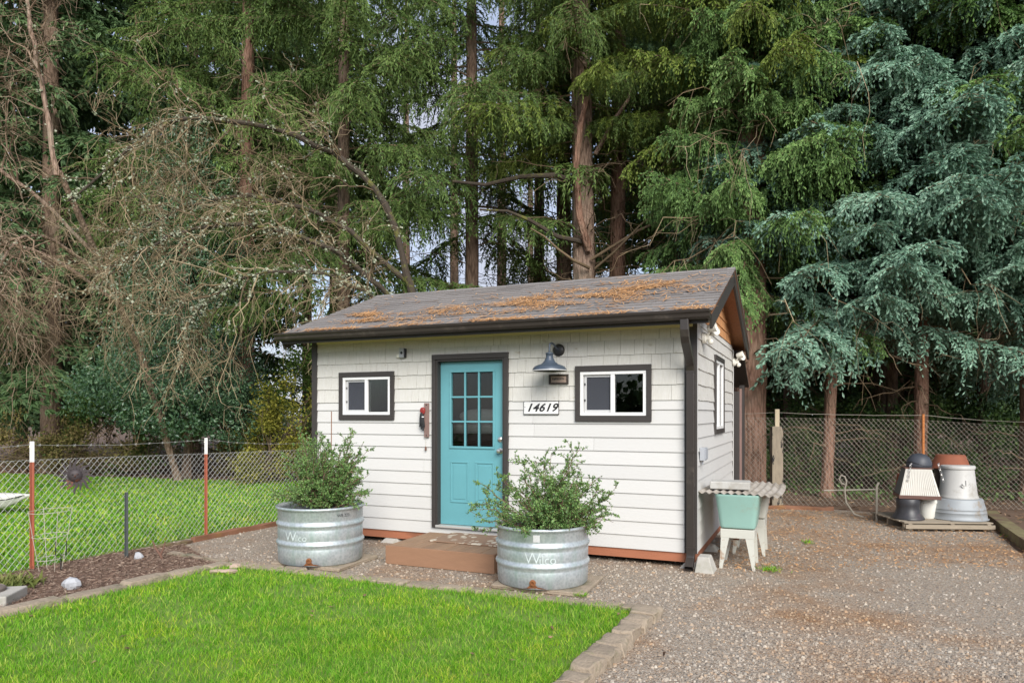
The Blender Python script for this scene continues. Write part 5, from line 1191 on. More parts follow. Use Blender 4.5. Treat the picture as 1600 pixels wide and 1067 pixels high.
# white boat bow at the far left
ky = thing('white_kayak', 'white pointed kayak bow lying on the grass at the left edge', 'kayak', (-7.95, 11.5, .02), R(2))
mb = MB(); K = 16; n = 20; vs_ = []
for i in range(K):
    f = i / (K - 1); x = -2.9 * f + .02; w = .34 * math.sin(min(1, f * 1.25 + .02) * math.pi * .5) ** .85; h = .24; zc = .27 + .05 * (1 - f) ** 3
    for k in range(n):
        a = 2 * math.pi * k / n; s_ = math.sin(a); vs_.append((x, w * math.cos(a), zc + (h * (.22 if s_ > 0 else 1.0)) * s_ * (.06 + .94 * min(1, f * 6.0) ** .8)))
mb.add(vs_, [(i * n + k, i * n + (k + 1) % n, (i + 1) * n + (k + 1) % n, (i + 1) * n + k) for i in range(K - 1) for k in range(n)] + [tuple(range(n))[::-1], tuple(range((K - 1) * n, K * n))]); mb.build('hull', M['kayak'], ky, True)
MB().tube([(-.06, -.04, .31), (-.28, -.15, .25), (-.55, -.25, .23), (-1.2, -.345, .22), (-2.0, -.35, .22)], .009, 6).build('rub_line', M['ink'], ky)
MB().box(-.62, -.48, -.30, -.26, .17, .20).build('side_handle', M['ink'], ky, bevel=.006)

# ------------------------------------------------------------------ trees
def bough(L, q, droop=.35, pend=.6, sp=.10, sl=.11, sw=.022, step=.055, rise=.15, width=.42, fine=1.0):
    """one conifer bough growing along +x from the origin: shoots (P,D,len,wid) and wood (A,B,rA,rB)"""
    K = 10; s = np.linspace(0, 1, K); wob = np.cumsum(q.normal(0, .012 * L, K))
    ax = np.stack([L * s * (1 - .06 * droop), wob * s, L * (rise * s - droop * s ** 2 + .32 * droop * s ** 4)], 1)
    WA, WB, ra, rb = [ax[:-1]], [ax[1:]], [.018 * L / 3 * (1 - s[:-1] * .85) + .004], [.018 * L / 3 * (1 - s[1:] * .85) + .004]
    SP, SD, SLn, SWd = [], [], [], []
    nl = int(L / sp)
    for i in range(nl * 2):
        u = .10 + .90 * (i // 2 + q.random()) / nl; side = 1 if i % 2 else -1
        a = np.array([np.interp(u, s, ax[:, j]) for j in range(3)])
        ll = (.16 + width * L * (max(u * (1.02 - u), .0) ** .55) * 1.15) * q.uniform(.55, 1.1)
        phi = R(58) + q.normal(0, .2); d = np.array([math.cos(phi), side * math.sin(phi), q.normal(-.05, .10)])
        m = max(3, int(ll / step)); r = np.linspace(0.08, 1, m); pe = pend * q.uniform(.5, 1.3)
        p = a + d * (r * ll * (1 - .30 * pe * r))[:, None]; p[:, 2] -= pe * ll * r ** 1.8 * .75
        t = np.gradient(p, axis=0); t /= np.maximum(np.linalg.norm(t, axis=1, keepdims=True), 1e-6)
        WA.append(p[[0, m // 2]]); WB.append(p[[m // 2, m - 1]]); ra.append(np.array([.006, .004])); rb.append(np.array([.004, .002]))
        hz = np.cross(t, np.array([0, 0, 1.0])); hz /= np.maximum(np.linalg.norm(hz, axis=1, keepdims=True), 1e-3)
        for sg in (-1, 1):
            dd = t * .75 + sg * hz * .62 + q.normal(0, .22, (m, 3)); dd[:, 2] -= .12
            SP.append(p + q.normal(0, .012, (m, 3))); SD.append(dd); SLn.append(sl * q.uniform(.65, 1.25, m)); SWd.append(sw * q.uniform(.7, 1.2, m))
        dd = t + q.normal(0, .2, (m, 3)); SP.append(p); SD.append(dd); SLn.append(sl * q.uniform(.7, 1.2, m)); SWd.append(sw * q.uniform(.8, 1.2, m))
        if pend > .45:     # hanging cords of twigs
            k = max(1, int(ll / .22)); idx = q.integers(0, m, k)
            for h in idx:
                hl = ll * q.uniform(.15, .5) * fine; mm = max(2, int(hl / step)); z = np.linspace(0, 1, mm)
                hp = p[h] + np.stack([q.normal(0, .03) * z, q.normal(0, .03) * z, -hl * z], 1); hd = np.tile(np.array([0, 0, -1.0]), (mm, 1)) + q.normal(0, .45, (mm, 3))
                SP.append(hp); SD.append(hd); SLn.append(sl * q.uniform(.6, 1.1, mm)); SWd.append(sw * q.uniform(.7, 1.1, mm))
    m = int(L / step); u = np.linspace(.15, 1, m); p = np.stack([np.interp(u, s, ax[:, j]) for j in range(3)], 1); dd = np.stack([np.ones(m), q.normal(0, .6, m), q.normal(0, .3, m)], 1)
    SP.append(p); SD.append(dd); SLn.append(sl * q.uniform(.8, 1.2, m)); SWd.append(sw * q.uniform(.8, 1.2, m))
    return dict(P=np.concatenate(SP), D=norm(np.concatenate(SD)), l=np.concatenate(SLn), w=np.concatenate(SWd), A=np.concatenate(WA), B=np.concatenate(WB), ra=np.concatenate(ra), rb=np.concatenate(rb))
def shoot_mesh(P, D, l, w, q, mf=.33):
    n = len(P); S = norm(np.cross(D, norm(q.normal(size=(n, 3))))); T = np.cross(D, S); Vs = []
    mid = P + D * (l * mf)[:, None]; tip = P + D * l[:, None]; ww = w[:, None]
    for X in (S, T): Vs += [P, mid + X * ww, tip, mid - X * ww]
    V = np.stack(Vs, 1).reshape(-1, 3); F = np.arange(n * 8).reshape(n * 2, 4)
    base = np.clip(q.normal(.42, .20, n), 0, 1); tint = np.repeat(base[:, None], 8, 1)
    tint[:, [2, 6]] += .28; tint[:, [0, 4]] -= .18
    return V, F, np.clip(tint, 0, 1).ravel()
def seg_mesh(A, B, ra, rb):
    D = norm(B - A); n = len(A); ref = norm(np.cross(D, np.array([.21, .35, .91]))); bi = np.cross(D, ref); V = []
    for e, r in ((A, ra), (B, rb)):
        for k in range(3):
            a = 2 * np.pi * k / 3; V.append(e + (ref * math.cos(a) + bi * math.sin(a)) * r[:, None])
    V = np.stack(V, 1).reshape(-1, 3); b = np.arange(n)[:, None] * 6
    return V, np.concatenate([b + np.array([[k, (k + 1) % 3, 3 + (k + 1) % 3, 3 + k]]) for k in range(3)])
def xform(X, sc, az, tilt, off, rot_only=False):
    ct, st_ = math.cos(tilt), math.sin(tilt); Y = X * (1 if rot_only else sc)
    Y = np.stack([Y[:, 0] * ct - Y[:, 2] * st_, Y[:, 1], Y[:, 0] * st_ + Y[:, 2] * ct], 1)
    c, s_ = math.cos(az), math.sin(az); Y = np.stack([Y[:, 0] * c - Y[:, 1] * s_, Y[:, 0] * s_ + Y[:, 1] * c, Y[:, 2]], 1)
    return Y if rot_only else Y + off
def crown_mesh(name, spec, seed, templates, mats, keep=1.0, mf=.33):
    """spec: list of (z, azimuth, length scale, tilt)"""
    q = np.random.default_rng(seed); Vs, Fs, Ts, Ms, k = [], [], [], [], 0
    for z, az, sc, tilt in spec:
        b = templates[q.integers(len(templates))]; sel = q.random(len(b['P'])) < keep
        off = np.array([0, 0, z]); P = xform(b['P'][sel], sc, az, tilt, off); D = xform(b['D'][sel], 1, az, tilt, 0, True); f = max(.75, sc ** .4)
        bt = q.normal(0, .09)
        V, F, T = shoot_mesh(P, D, b['l'][sel] * f, b['w'][sel] * f, q, mf)
        Vs.append(V); Fs.append(F + k); Ts.append(np.clip(T + bt, 0, 1)); Ms.append(np.zeros(len(F), int)); k += len(V)
        A, B = xform(b['A'], sc, az, tilt, off), xform(b['B'], sc, az, tilt, off); V, F = seg_mesh(A, B, b['ra'] * sc, b['rb'] * sc)
        Vs.append(V); Fs.append(F + k); Ts.append(np.zeros(len(V))); Ms.append(np.ones(len(F), int)); k += len(V)
    o = np_mesh(name, np.concatenate(Vs), np.concatenate(Fs), mats, None, np.concatenate(Ms), np.concatenate(Ts)); return o
def trunk_mesh(path, rads, seed, n=18, amp=.07):
    q = np.random.default_rng(seed); P = [Vector(p) for p in path]; K = 34; vs_ = []; tot = len(P) - 1
    ph = q.random(8) * 6.28
    for i in range(K):
        f = i / (K - 1); g = (f ** 1.3) * tot; s = min(int(g), tot - 1); t = g - s; c = P[s].lerp(P[s + 1], t); r = rads[s] + (rads[s + 1] - rads[s]) * t
        for k in range(n):
            a = 2 * math.pi * k / n; rr = r * (1 + amp * (math.sin(3 * a + ph[0] + f * 9) * .5 + math.sin(7 * a + ph[1] - f * 23) * .4 + math.sin(11 * a + ph[2] + f * 61) * .35) + float(q.normal(0, amp * .22)))
            if c.z < .5: rr *= 1 + .35 * (1 - c.z / .5) ** 2 * (1 + .5 * math.sin(4 * a + ph[3]))
            vs_.append((c.x + rr * math.cos(a), c.y + rr * math.sin(a), c.z))
    mb = MB(); mb.add(vs_, [(i * n + k, i * n + (k + 1) % n, (i + 1) * n + (k + 1) % n, (i + 1) * n + k) for i in range(K - 1) for k in range(n)]); return mb
def deadwood(parent, r_at, z0, z1, n, lmin, lmax, seed, mat, twigs=4, droop=.25):
    q = np.random.default_rng(seed); z = q.uniform(z0, z1, n); az = q.random(n) * 6.28; P0 = np.stack([np.cos(az) * r_at * .7, np.sin(az) * r_at * .7, z], 1)
    D = norm(np.stack([np.cos(az), np.sin(az), q.uniform(-.15, .45, n)], 1)); Ln = q.uniform(lmin, lmax, n)
    V1, F1, C1 = twig_arrays(P0, D, Ln, .010 + .010 * Ln / lmax, np.full(n, .003), np.full(n, droop), q, .05, 4, 6)
    P, T, tt, _ = along(C1, twigs, q, .25, 1); D2 = spread(T, .8, q, -.1); L2 = q.uniform(.15, .6, len(P)) * (Ln.mean() / 1.5)
    V2, F2, C2 = twig_arrays(P, D2, L2, np.full(len(P), .005), np.full(len(P), .002), np.full(len(P), .5), q, .08, 3, 3)
    V, F, _ = join([(V1, F1, 0), (V2, F2, 0)]); o = np_mesh('deadwood', V, F, mat, parent); o['kind'] = 'stuff'; return o
tq = np.random.default_rng(101)
T_SPRUCE = [bough(3.0, tq, .36 + .06 * i / 5, .62, .125, .105, .0185, .062, .20, .40, 1.25) for i in range(6)]
T_FIR = [bough(3.0, tq, .30, .80, .125, .12, .014, .062, .10, .42, 1.5) for _ in range(6)]
T_BACK = [bough(3.0, tq, .40, .6, .22, .22, .045, .13, .12, .42) for _ in range(5)]
def whorls(z0, z1, n, l0, l1, seed, tilt0=.0, tilt1=.15, jitter=.25, tj=.06):
    q = np.random.default_rng(seed); out = []
    for i in range(n):
        f = (i + q.random()) / n; z = z0 + (z1 - z0) * f; L_ = (l0 + (l1 - l0) * f) * q.uniform(1 - jitter, 1 + jitter * .6)
        out.append((z, i * 2.399 + q.normal(0, .35), L_ / 3.0, tilt0 + (tilt1 - tilt0) * f + q.normal(0, tj)))
    return out
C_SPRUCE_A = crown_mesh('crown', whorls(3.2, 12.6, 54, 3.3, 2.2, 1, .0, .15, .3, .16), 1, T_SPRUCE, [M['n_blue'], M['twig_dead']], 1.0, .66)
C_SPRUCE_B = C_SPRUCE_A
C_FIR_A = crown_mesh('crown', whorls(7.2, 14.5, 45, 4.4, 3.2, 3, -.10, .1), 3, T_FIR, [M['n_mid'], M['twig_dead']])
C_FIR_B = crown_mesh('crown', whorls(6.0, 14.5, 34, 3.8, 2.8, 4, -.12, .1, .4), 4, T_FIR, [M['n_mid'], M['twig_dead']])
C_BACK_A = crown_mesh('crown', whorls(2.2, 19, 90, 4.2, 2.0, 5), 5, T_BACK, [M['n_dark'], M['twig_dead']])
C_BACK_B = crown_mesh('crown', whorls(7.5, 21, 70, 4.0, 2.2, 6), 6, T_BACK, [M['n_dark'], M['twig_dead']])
used = set()
def conifer(name, label, cat_group, x, y, r, h, crown, bark, needle, rz=0.0, scale=1.0, lean=(0, 0), dead=None, dz=0.0, seed=1, crown2=None):
    t = thing(name, label, 'tree', (x, y, -.02), 0, cat_group)
    path = [(0, 0, -.05), (lean[0] * .25, lean[1] * .25, h * .25), (lean[0] * .55, lean[1] * .55, h * .55), (lean[0], lean[1], h)]
    trunk_mesh(path, [r, r * .86, r * .62, r * .12], seed).build('trunk', M[bark], t, True, angle=89)
    for cr, nd, rot, sc, dzz in [(crown, needle, rz, scale, dz)] + ((crown2 if isinstance(crown2, list) else [crown2]) if crown2 else []):
        if cr is None: continue
        if cr.name in used: c = cr.copy(); link(c)
        else: c = cr; used.add(cr.name)
        c.parent = t; c.rotation_euler = (0, 0, rot); c.scale = (sc, sc, sc) if not isinstance(sc, tuple) else sc; c.location = (lean[0] * .5, lean[1] * .5, dzz); c['kind'] = 'stuff'
        c.material_slots[0].link = 'OBJECT'; c.material_slots[0].material = M[needle if nd is None else nd]
    if dead: deadwood(t, r * .8, *dead, seed, M['twig_dead'])
    return t
GR, GC, GL, GB = 'spruces behind the right fence', 'tall conifers behind the shed', 'conifers on the left', 'far conifers'
# right: blue and green spruces overhanging the fence
conifer('blue_spruce', 'blue-green spruce overhanging the fence above the pallet', GR, 8.0, 13.7, .13, 19, C_SPRUCE_A, 'bark_red', 'n_blue', .4, 1.0, (.3, 0), (.6, 3.2, 14, .5, 1.6), seed=11, crown2=[(C_SPRUCE_A, 'n_blue', 3.3, .98, .2), (C_SPRUCE_A, 'n_green', 1.4, 1.0, 3.4)])
conifer('blue_spruce', 'blue-green spruce with slender leaning reddish trunk right of the shed', GR, 6.35, 14.1, .115, 18, C_SPRUCE_A, 'bark_red', 'n_blue', 2.3, .97, (.75, 0), (.8, 3.4, 14, .5, 1.8), .25, 12, crown2=[(C_SPRUCE_A, 'n_blue', 5.3, .95, .4), (C_SPRUCE_A, 'n_blue', 3.9, .98, .5)])
conifer('blue_spruce', 'blue-green spruce at the far right edge of the yard', GR, 10.1, 13.5, .23, 20, C_SPRUCE_A, 'bark_red', 'n_blue', 4.2, 1.0, (0, 0), (.6, 3.0, 12, .5, 1.5), .1, 13, crown2=[(C_SPRUCE_A, 'n_blue', .9, 1.0, .5), (C_SPRUCE_A, 'n_green', 2.6, 1.0, 2.2)])
conifer('green_spruce', 'green spruce with thick reddish trunk rising behind the shed corner', GR, 4.62, 13.55, .31, 24, C_SPRUCE_B, 'bark_red', 'n_green', 1.0, (.62, .66, 1.0), (.15, .2), (1.0, 4.6, 16, .6, 2.0), 1.0, 14, crown2=[(C_SPRUCE_B, 'n_green', 4.0, (.62, .66, 1.0), 1.1), (C_SPRUCE_B, 'n_green', 5.6, (.62, .66, 1.0), .7), (C_SPRUCE_B, 'n_lime', 2.6, (.70, .74, .97), 4.6)])
conifer('green_spruce', 'green spruce deeper in the trees right of the shed', GR, 6.9, 17.2, .20, 20, C_SPRUCE_B, 'bark_dark', 'n_green', 2.9, 1.1, (0, 0), (.8, 3.0, 14, .6, 1.8), .6, 15)
conifer('green_spruce', 'green spruce reaching in from the right edge, highest and nearest', GR, 10.9, 12.4, .22, 20, C_SPRUCE_B, 'bark_red', 'n_green', 5.0, 1.0, (0, 0), None, 1.4, 16)
conifer('blue_spruce', 'blue-green spruce in the second row above the fence', GR, 9.3, 17.6, .22, 21, C_SPRUCE_A, 'bark_dark', 'n_blue', 1.3, 1.1, (0, 0), (.6, 3.2, 12, .5, 1.6), .9, 17)
for i, o in enumerate([o for o in COL.objects if o.name.startswith(('blue_spruce', 'green_spruce'))]):
    deadwood(o, .15, 3.2, 9.5, 34, 1.4, 3.1, 400 + i, M['twig_gold'], 7, .35)
# centre: tall clear trunks
conifer('tall_fir', 'thickest grey-brown trunk rising behind the middle of the roof', GC, 1.72, 16.2, .29, 26, C_FIR_B, 'bark_grey', 'n_lime', .7, .8, (-.3, 0), (3.2, 9.5, 40, .7, 2.6), 2.9, 21, crown2=(C_FIR_B, 'n_mid', 3.4, .7, 3.9))
ctr = [o for o in COL.objects if o.name.startswith('tall_fir')][0]
for pts, r0, r1, mt in (([(1.55, 15.9, 6.9), (1.0, 15.7, 7.05), (.2, 15.5, 6.95), (-.6, 15.3, 6.7), (-1.3, 15.2, 6.75)], .075, .03, 'mossbark'),
                    ([(1.6, 15.9, 5.6), (1.0, 15.6, 5.65), (.4, 15.4, 5.95), (-.1, 15.2, 6.1), (-.7, 15.1, 6.1)], .065, .02, 'mossbark'),
                    ([(1.75, 15.85, 5.4), (1.50, 15.6, 6.1), (1.42, 15.5, 7.2), (1.52, 15.5, 8.1), (1.66, 15.5, 8.7)], .09, .06, 'bark_red'),
                    ([(1.8, 15.9, 5.2), (2.8, 15.5, 5.75), (3.7, 15.2, 6.1), (4.6, 15.0, 6.3), (5.3, 14.8, 6.7)], .035, .015, 'twig_dead'),
                    ([(1.75, 15.85, 5.0), (1.35, 15.5, 5.1), (1.0, 15.3, 5.3), (.7, 15.2, 5.55), (.4, 15.1, 5.7)], .04, .012, 'twig_dead'),
                    ([(1.9, 15.9, 5.0), (2.3, 15.5, 5.3), (2.8, 15.2, 5.8), (3.2, 15.1, 6.1), (3.9, 15.0, 6.5)], .03, .01, 'twig_dead'),
                    ([(1.9, 15.9, 7.6), (2.3, 15.7, 8.3), (2.6, 15.6, 8.7), (2.7, 15.6, 9.2), (2.8, 15.6, 9.6)], .055, .02, 'bark_grey')):
    MB().tube([(a - 1.72, b - 16.2, c) for a, b, c in pts], [r0 + (r1 - r0) * i / 4 for i in range(5)], 8).build('limb', M[mt], ctr, True)
conifer('tall_fir', 'reddish trunk just right of the thickest trunk behind the roof', GC, 2.62, 17.6, .22, 25, C_FIR_B, 'bark_red', 'n_mid', 3.0, .75, (.2, 0), (3.2, 9.5, 46, .6, 2.4), 4.0, 22)
conifer('tall_fir', 'slimmer trunk just left of the thickest trunk behind the roof', GC, 1.45, 19.6, .24, 25, None, 'bark_grey', 'n_mid', 4.4, .8, (0, 0), (3.0, 11.5, 70, .8, 3.0), 5.5, 23)
conifer('tall_fir', 'dark slim trunk with many bare twigs left of the centre trunks', GC, .85, 21.8, .20, 24, None, 'bark_dark', 'n_dark', 0, 1, (0, 0), (3.0, 13, 80, .8, 3.2), 0, 24)
conifer('tall_fir', 'dark thin trunk between the centre trunks and the gable', GC, 4.9, 20.8, .15, 22, None, 'bark_dark', 'n_mid', 1.7, .8, (0, 0), (2.5, 11, 70, .8, 2.8), 5.0, 25)
conifer('tall_fir', 'yellow-green fir whose boughs hang above the gable end of the roof', GC, 5.55, 18.8, .23, 25, C_FIR_A, 'bark_red', 'n_lime', 2.2, .78, (0, 0), (2.5, 9, 40, .6, 2.2), 2.2, 26)
conifer('tall_fir', 'green fir with broad hanging boughs left of the centre trunks', GC, -1.05, 18.2, .20, 24, C_FIR_A, 'bark_dark', 'n_mid', .5, 1.0, (0, 0), (2.5, 8, 40, .6, 2.2), -.9, 27)
# left
conifer('tall_fir', 'green fir with reddish trunk and bright drooping boughs left of the shed', GL, -7.35, 19.2, .24, 25, C_FIR_A, 'bark_red', 'n_mid', 3.4, 1.05, (.2, 0), (2.0, 8, 30, .6, 2.4), -.4, 31)
conifer('tall_fir', 'green fir with boughs hanging over the roof at its left end', GL, -4.1, 17.0, .17, 24, C_FIR_B, 'bark_dark', 'n_mid', 1.2, 1.0, (0, 0), (3.5, 8, 30, .5, 2.0), -1.7, 32)
conifer('dark_fir', 'dark conifer at the far left behind the bare twigs', GL, -13.6, 20.6, .28, 26, C_BACK_A, 'bark_dark', 'n_dark', .3, .95, (0, 0), None, .6, 33)
conifer('dark_fir', 'dark conifer filling the upper left behind the holly', GL, -10.3, 22.5, .26, 26, C_BACK_B, 'bark_dark', 'n_dark', 2.0, 1.0, (0, 0), (2, 8, 30, .6, 2.4), -2.2, 34)
# far rows, closing the view
fq = random.Random(77); far = []
for X, Y, k in ((-19, 27, 0), (-15.5, 29, 0), (-15.4, 24.5, 0), (-12.5, 31, 0), (-8.8, 30, 1), (-5.0, 33, 2), (-2.4, 29, 2), (1.0, 38, 2), (3.6, 33, 2), (6.6, 30, 1), (-6.6, 26, 2), (-.4, 27, 2), (9.6, 24, 0), (12.3, 21.5, 0), (14.8, 19.5, 0), (13.6, 26.5, 0), (17.5, 24, 0), (10.6, 29.5, 0), (7.7, 22.6, 1), (20, 29, 0), (15, 33, 0), (6.0, 25.0, 1), (11.0, 20.0, 0)):
    far.append((X, Y, k))
farlab = ['first', 'second', 'third', 'fourth', 'fifth', 'sixth', 'seventh', 'eighth', 'ninth', 'tenth', 'eleventh', 'twelfth', 'thirteenth', 'fourteenth', 'fifteenth', 'sixteenth', 'seventeenth', 'eighteenth', 'nineteenth', 'twentieth', 'twenty-first', 'twenty-second', 'twenty-third', 'twenty-fourth', 'twenty-fifth', 'twenty-sixth', 'twenty-seventh']
far.sort(key=lambda t: t[0] / t[1])
for i, (X, Y, k) in enumerate(far):
    conifer('far_conifer', f'dark distant conifer, {farlab[i]} from the left of the far row', GB, X, Y, .22, 26, [C_BACK_A, C_BACK_B, None][k], 'bark_dark', 'n_dark', fq.random() * 6, fq.uniform(.9, 1.15), (0, 0), ((3.0, 14, 90, .9, 3.6) if k == 2 else (1.0, 12, 40, .6, 2.6)) if k else None, fq.uniform(-.5, .5), 50 + i)
# extra bare trunks deep in the right-hand wood
for i, (X, Y, r_) in enumerate(((5.6, 17.6, .10), (6.2, 20.5, .13), (8.9, 16.4, .14), (7.6, 19.0, .12), (9.9, 19.2, .15), (11.6, 17.2, .16), (12.6, 16.0, .20), (8.4, 21.5, .15), (10.9, 22.0, .16), (5.3, 22.0, .14), (13.6, 18.2, .18))):
    t = thing('bare_conifer', f'dark bare trunk in the right-hand wood, {farlab[i]} built row inward', 'tree', (X, Y, -.02), 0, 'bare trunks in the right-hand wood')
    trunk_mesh([(0, 0, -.05), (.05, 0, 4), (fq.uniform(-.3, .3), 0, 9), (fq.uniform(-.5, .5), 0, 18)], [r_, r_ * .85, r_ * .6, r_ * .2], 200 + i, 12).build('trunk', M['bark_red' if i % 3 == 0 else 'bark_dark'], t, True, angle=89)
    deadwood(t, r_, .6, 7, 26, .4, 1.8, 220 + i, M['twig_dead'])
xs_ = sorted([o for o in COL.objects if o.name.startswith('bare_conifer')], key=lambda o: o.location.x / o.location.y)
for i, o in enumerate(xs_): o['label'] = f'dark bare trunk in the right-hand wood, {farlab[i]} from the left'

# bare lichen-grown tree behind the shed, arching over to the left
def bare_tree(name, label, loc, trunk_path, trunk_r, limbs, lv1, lv2, lv3, mat_l, mat_t, seed, droop=(.15, .35, .5), lichen=0, l1=(.8, 2.2), l2=(.5, 1.3), l3=(.2, .7), up=.1):
    q = np.random.default_rng(seed); t = thing(name, label, 'tree', loc, 0, 'bare trees on the left')
    trunk_mesh(trunk_path, trunk_r, seed, 12, .1).build('trunk', mat_l, t, True, angle=89)
    Cs = []
    for pts, rr in limbs:
        P = [Vector(p) for p in pts]; S = 24; sm = []
        for i in range(S + 1):     # Catmull-Rom along the limb
            g = i / S * (len(P) - 1); s = min(int(g), len(P) - 2); u = g - s; p0, p1, p2, p3 = P[max(s - 1, 0)], P[s], P[s + 1], P[min(s + 2, len(P) - 1)]
            sm.append(.5 * ((2 * p1) + (p2 - p0) * u + (2 * p0 - 5 * p1 + 4 * p2 - p3) * u * u + (3 * p1 - p0 - 3 * p2 + p3) * u ** 3) + Vector(q.normal(0, .02, 3)))
        rad = [(rr[0] + (rr[1] - rr[0]) * i / S) * (1 + .12 * math.sin(i * 2.1)) for i in range(S + 1)]
        MB().tube(sm, rad, 8).build('limb', mat_l, t, True); Cs.append(np.array([list(p) for p in sm]))
    C = np.stack(Cs); parts = []
    P, T, tt, _ = along(C, lv1, q, .2, 1); D = spread(T, .9, q, up); Ln = q.uniform(*l1, len(P)) * (1.2 - .5 * tt)
    V, F, C1 = twig_arrays(P, D, Ln, np.full(len(P), .017), np.full(len(P), .006), np.full(len(P), droop[0]), q, .07, 4, 6); parts.append((V, F, 0))
    P, T, tt, _ = along(C1, lv2, q, .15, 1); D = spread(T, .7, q, up * .6); Ln = q.uniform(*l2, len(P)) * (1.1 - .4 * tt)
    V, F, C2 = twig_arrays(P, D, Ln, np.full(len(P), .0062), np.full(len(P), .0032), np.full(len(P), droop[1]), q, .08, 3, 5); parts.append((V, F, 0))
    P, T, tt, _ = along(C2, lv3, q, .1, 1); D = spread(T, .7, q, 0); Ln = q.uniform(*l3, len(P))
    V, F, C3 = twig_arrays(P, D, Ln, np.full(len(P), .0038), np.full(len(P), .0024), np.full(len(P), droop[2]), q, .09, 3, 3); parts.append((V, F, 0))
    V, F, _ = join(parts); o = np_mesh('crown', V, F, mat_t, t); o['kind'] = 'stuff'
    if lichen:
        Pa, _, _, _ = along(C, lichen // len(C), q, .1, 1); Pb, _, _, _ = along(C1, max(1, lichen // len(C1)), q, 0, 1)
        LP = np.concatenate([Pa + q.normal(0, .05, Pa.shape), Pb]); k = 5; LP = np.repeat(LP, k, 0) + q.normal(0, .022, (len(LP) * k, 3))
        V, F = leaf_arrays(LP, .05, q, 1.1); o = np_mesh('lichen', V, F, M['lichen'], t); o['kind'] = 'stuff'
    return t
bt = (-1.75, 14.6, 0)
def rel(b, *pts): return [(p[0] - b[0], p[1] - b[1], p[2]) for p in pts]
bare_tree('bare_tree', 'bare lichen-grown tree arching left over the shed roof and lawn', bt, rel(bt, (-1.75, 14.6, -.05), (-1.8, 14.5, 2.0), (-1.95, 14.4, 3.6), (-2.1, 14.3, 4.4)), [.14, .12, .10, .08], [
    (rel(bt, (-2.05, 14.35, 4.2), (-2.75, 14.1, 6.15), (-4.05, 13.7, 7.05), (-6.05, 13.2, 7.25), (-7.05, 12.8, 6.5), (-7.9, 12.4, 5.4)), (.075, .014)),
    (rel(bt, (-1.9, 14.4, 3.4), (-3.2, 13.9, 4.7), (-4.6, 13.4, 5.2), (-6.0, 13.0, 5.1), (-6.9, 12.7, 4.5), (-7.5, 12.5, 3.9)), (.06, .012)),
    (rel(bt, (-2.05, 14.3, 4.3), (-3.6, 14.4, 5.6), (-5.2, 14.3, 6.1), (-6.5, 14.2, 5.9), (-7.5, 14.0, 5.3), (-8.3, 13.8, 4.6)), (.055, .012)),
    (rel(bt, (-1.9, 14.4, 3.0), (-2.7, 13.6, 3.9), (-3.6, 13.1, 4.3), (-4.6, 12.7, 4.2), (-5.3, 12.5, 3.8), (-5.8, 12.4, 3.3)), (.04, .010))],
    24, 6, 6, M['mossbark'], M['twig_gold'], 61, (.12, .24, .3), 700, (.8, 2.0), (.4, 1.1), (.15, .6))
bt2 = (-8.2, 17.2, 0)
bare_tree('bare_tree', 'bare pinkish twiggy tree filling the left edge, beside the holly', bt2, rel(bt2, (-8.2, 17.2, -.05), (-8.4, 15.8, 3.0), (-8.4, 14.0, 5.0), (-8.45, 13.0, 6.2)), [.085, .075, .065, .055], [
    (rel(bt2, (-8.45, 13.0, 6.1), (-8.6, 12.9, 7.2), (-8.8, 12.8, 8.6), (-9.0, 12.8, 10.0), (-9.1, 12.8, 11.2), (-9.2, 12.8, 12.2)), (.052, .012)),
    (rel(bt2, (-8.4, 14.1, 4.9), (-9.2, 13.3, 5.9), (-9.9, 12.6, 6.4), (-10.4, 12.2, 6.5), (-10.9, 12.0, 6.2), (-11.4, 11.9, 5.5)), (.045, .010)),
    (rel(bt2, (-8.4, 14.6, 4.4), (-8.9, 13.8, 5.0), (-9.1, 13.1, 5.0), (-9.2, 12.7, 4.6), (-9.3, 12.5, 3.9), (-9.3, 12.4, 3.2)), (.04, .008)),
    (rel(bt2, (-8.4, 15.0, 4.0), (-9.5, 14.2, 4.9), (-10.2, 13.7, 5.0), (-10.7, 13.4, 4.6), (-11.0, 13.2, 3.8), (-11.2, 13.1, 3.0)), (.04, .008))],
    22, 7, 6, M['bark_grey'], M['twig_red'], 62, (.12, .32, .4), 120, (.7, 1.9), (.5, 1.2), (.2, .7), .2)

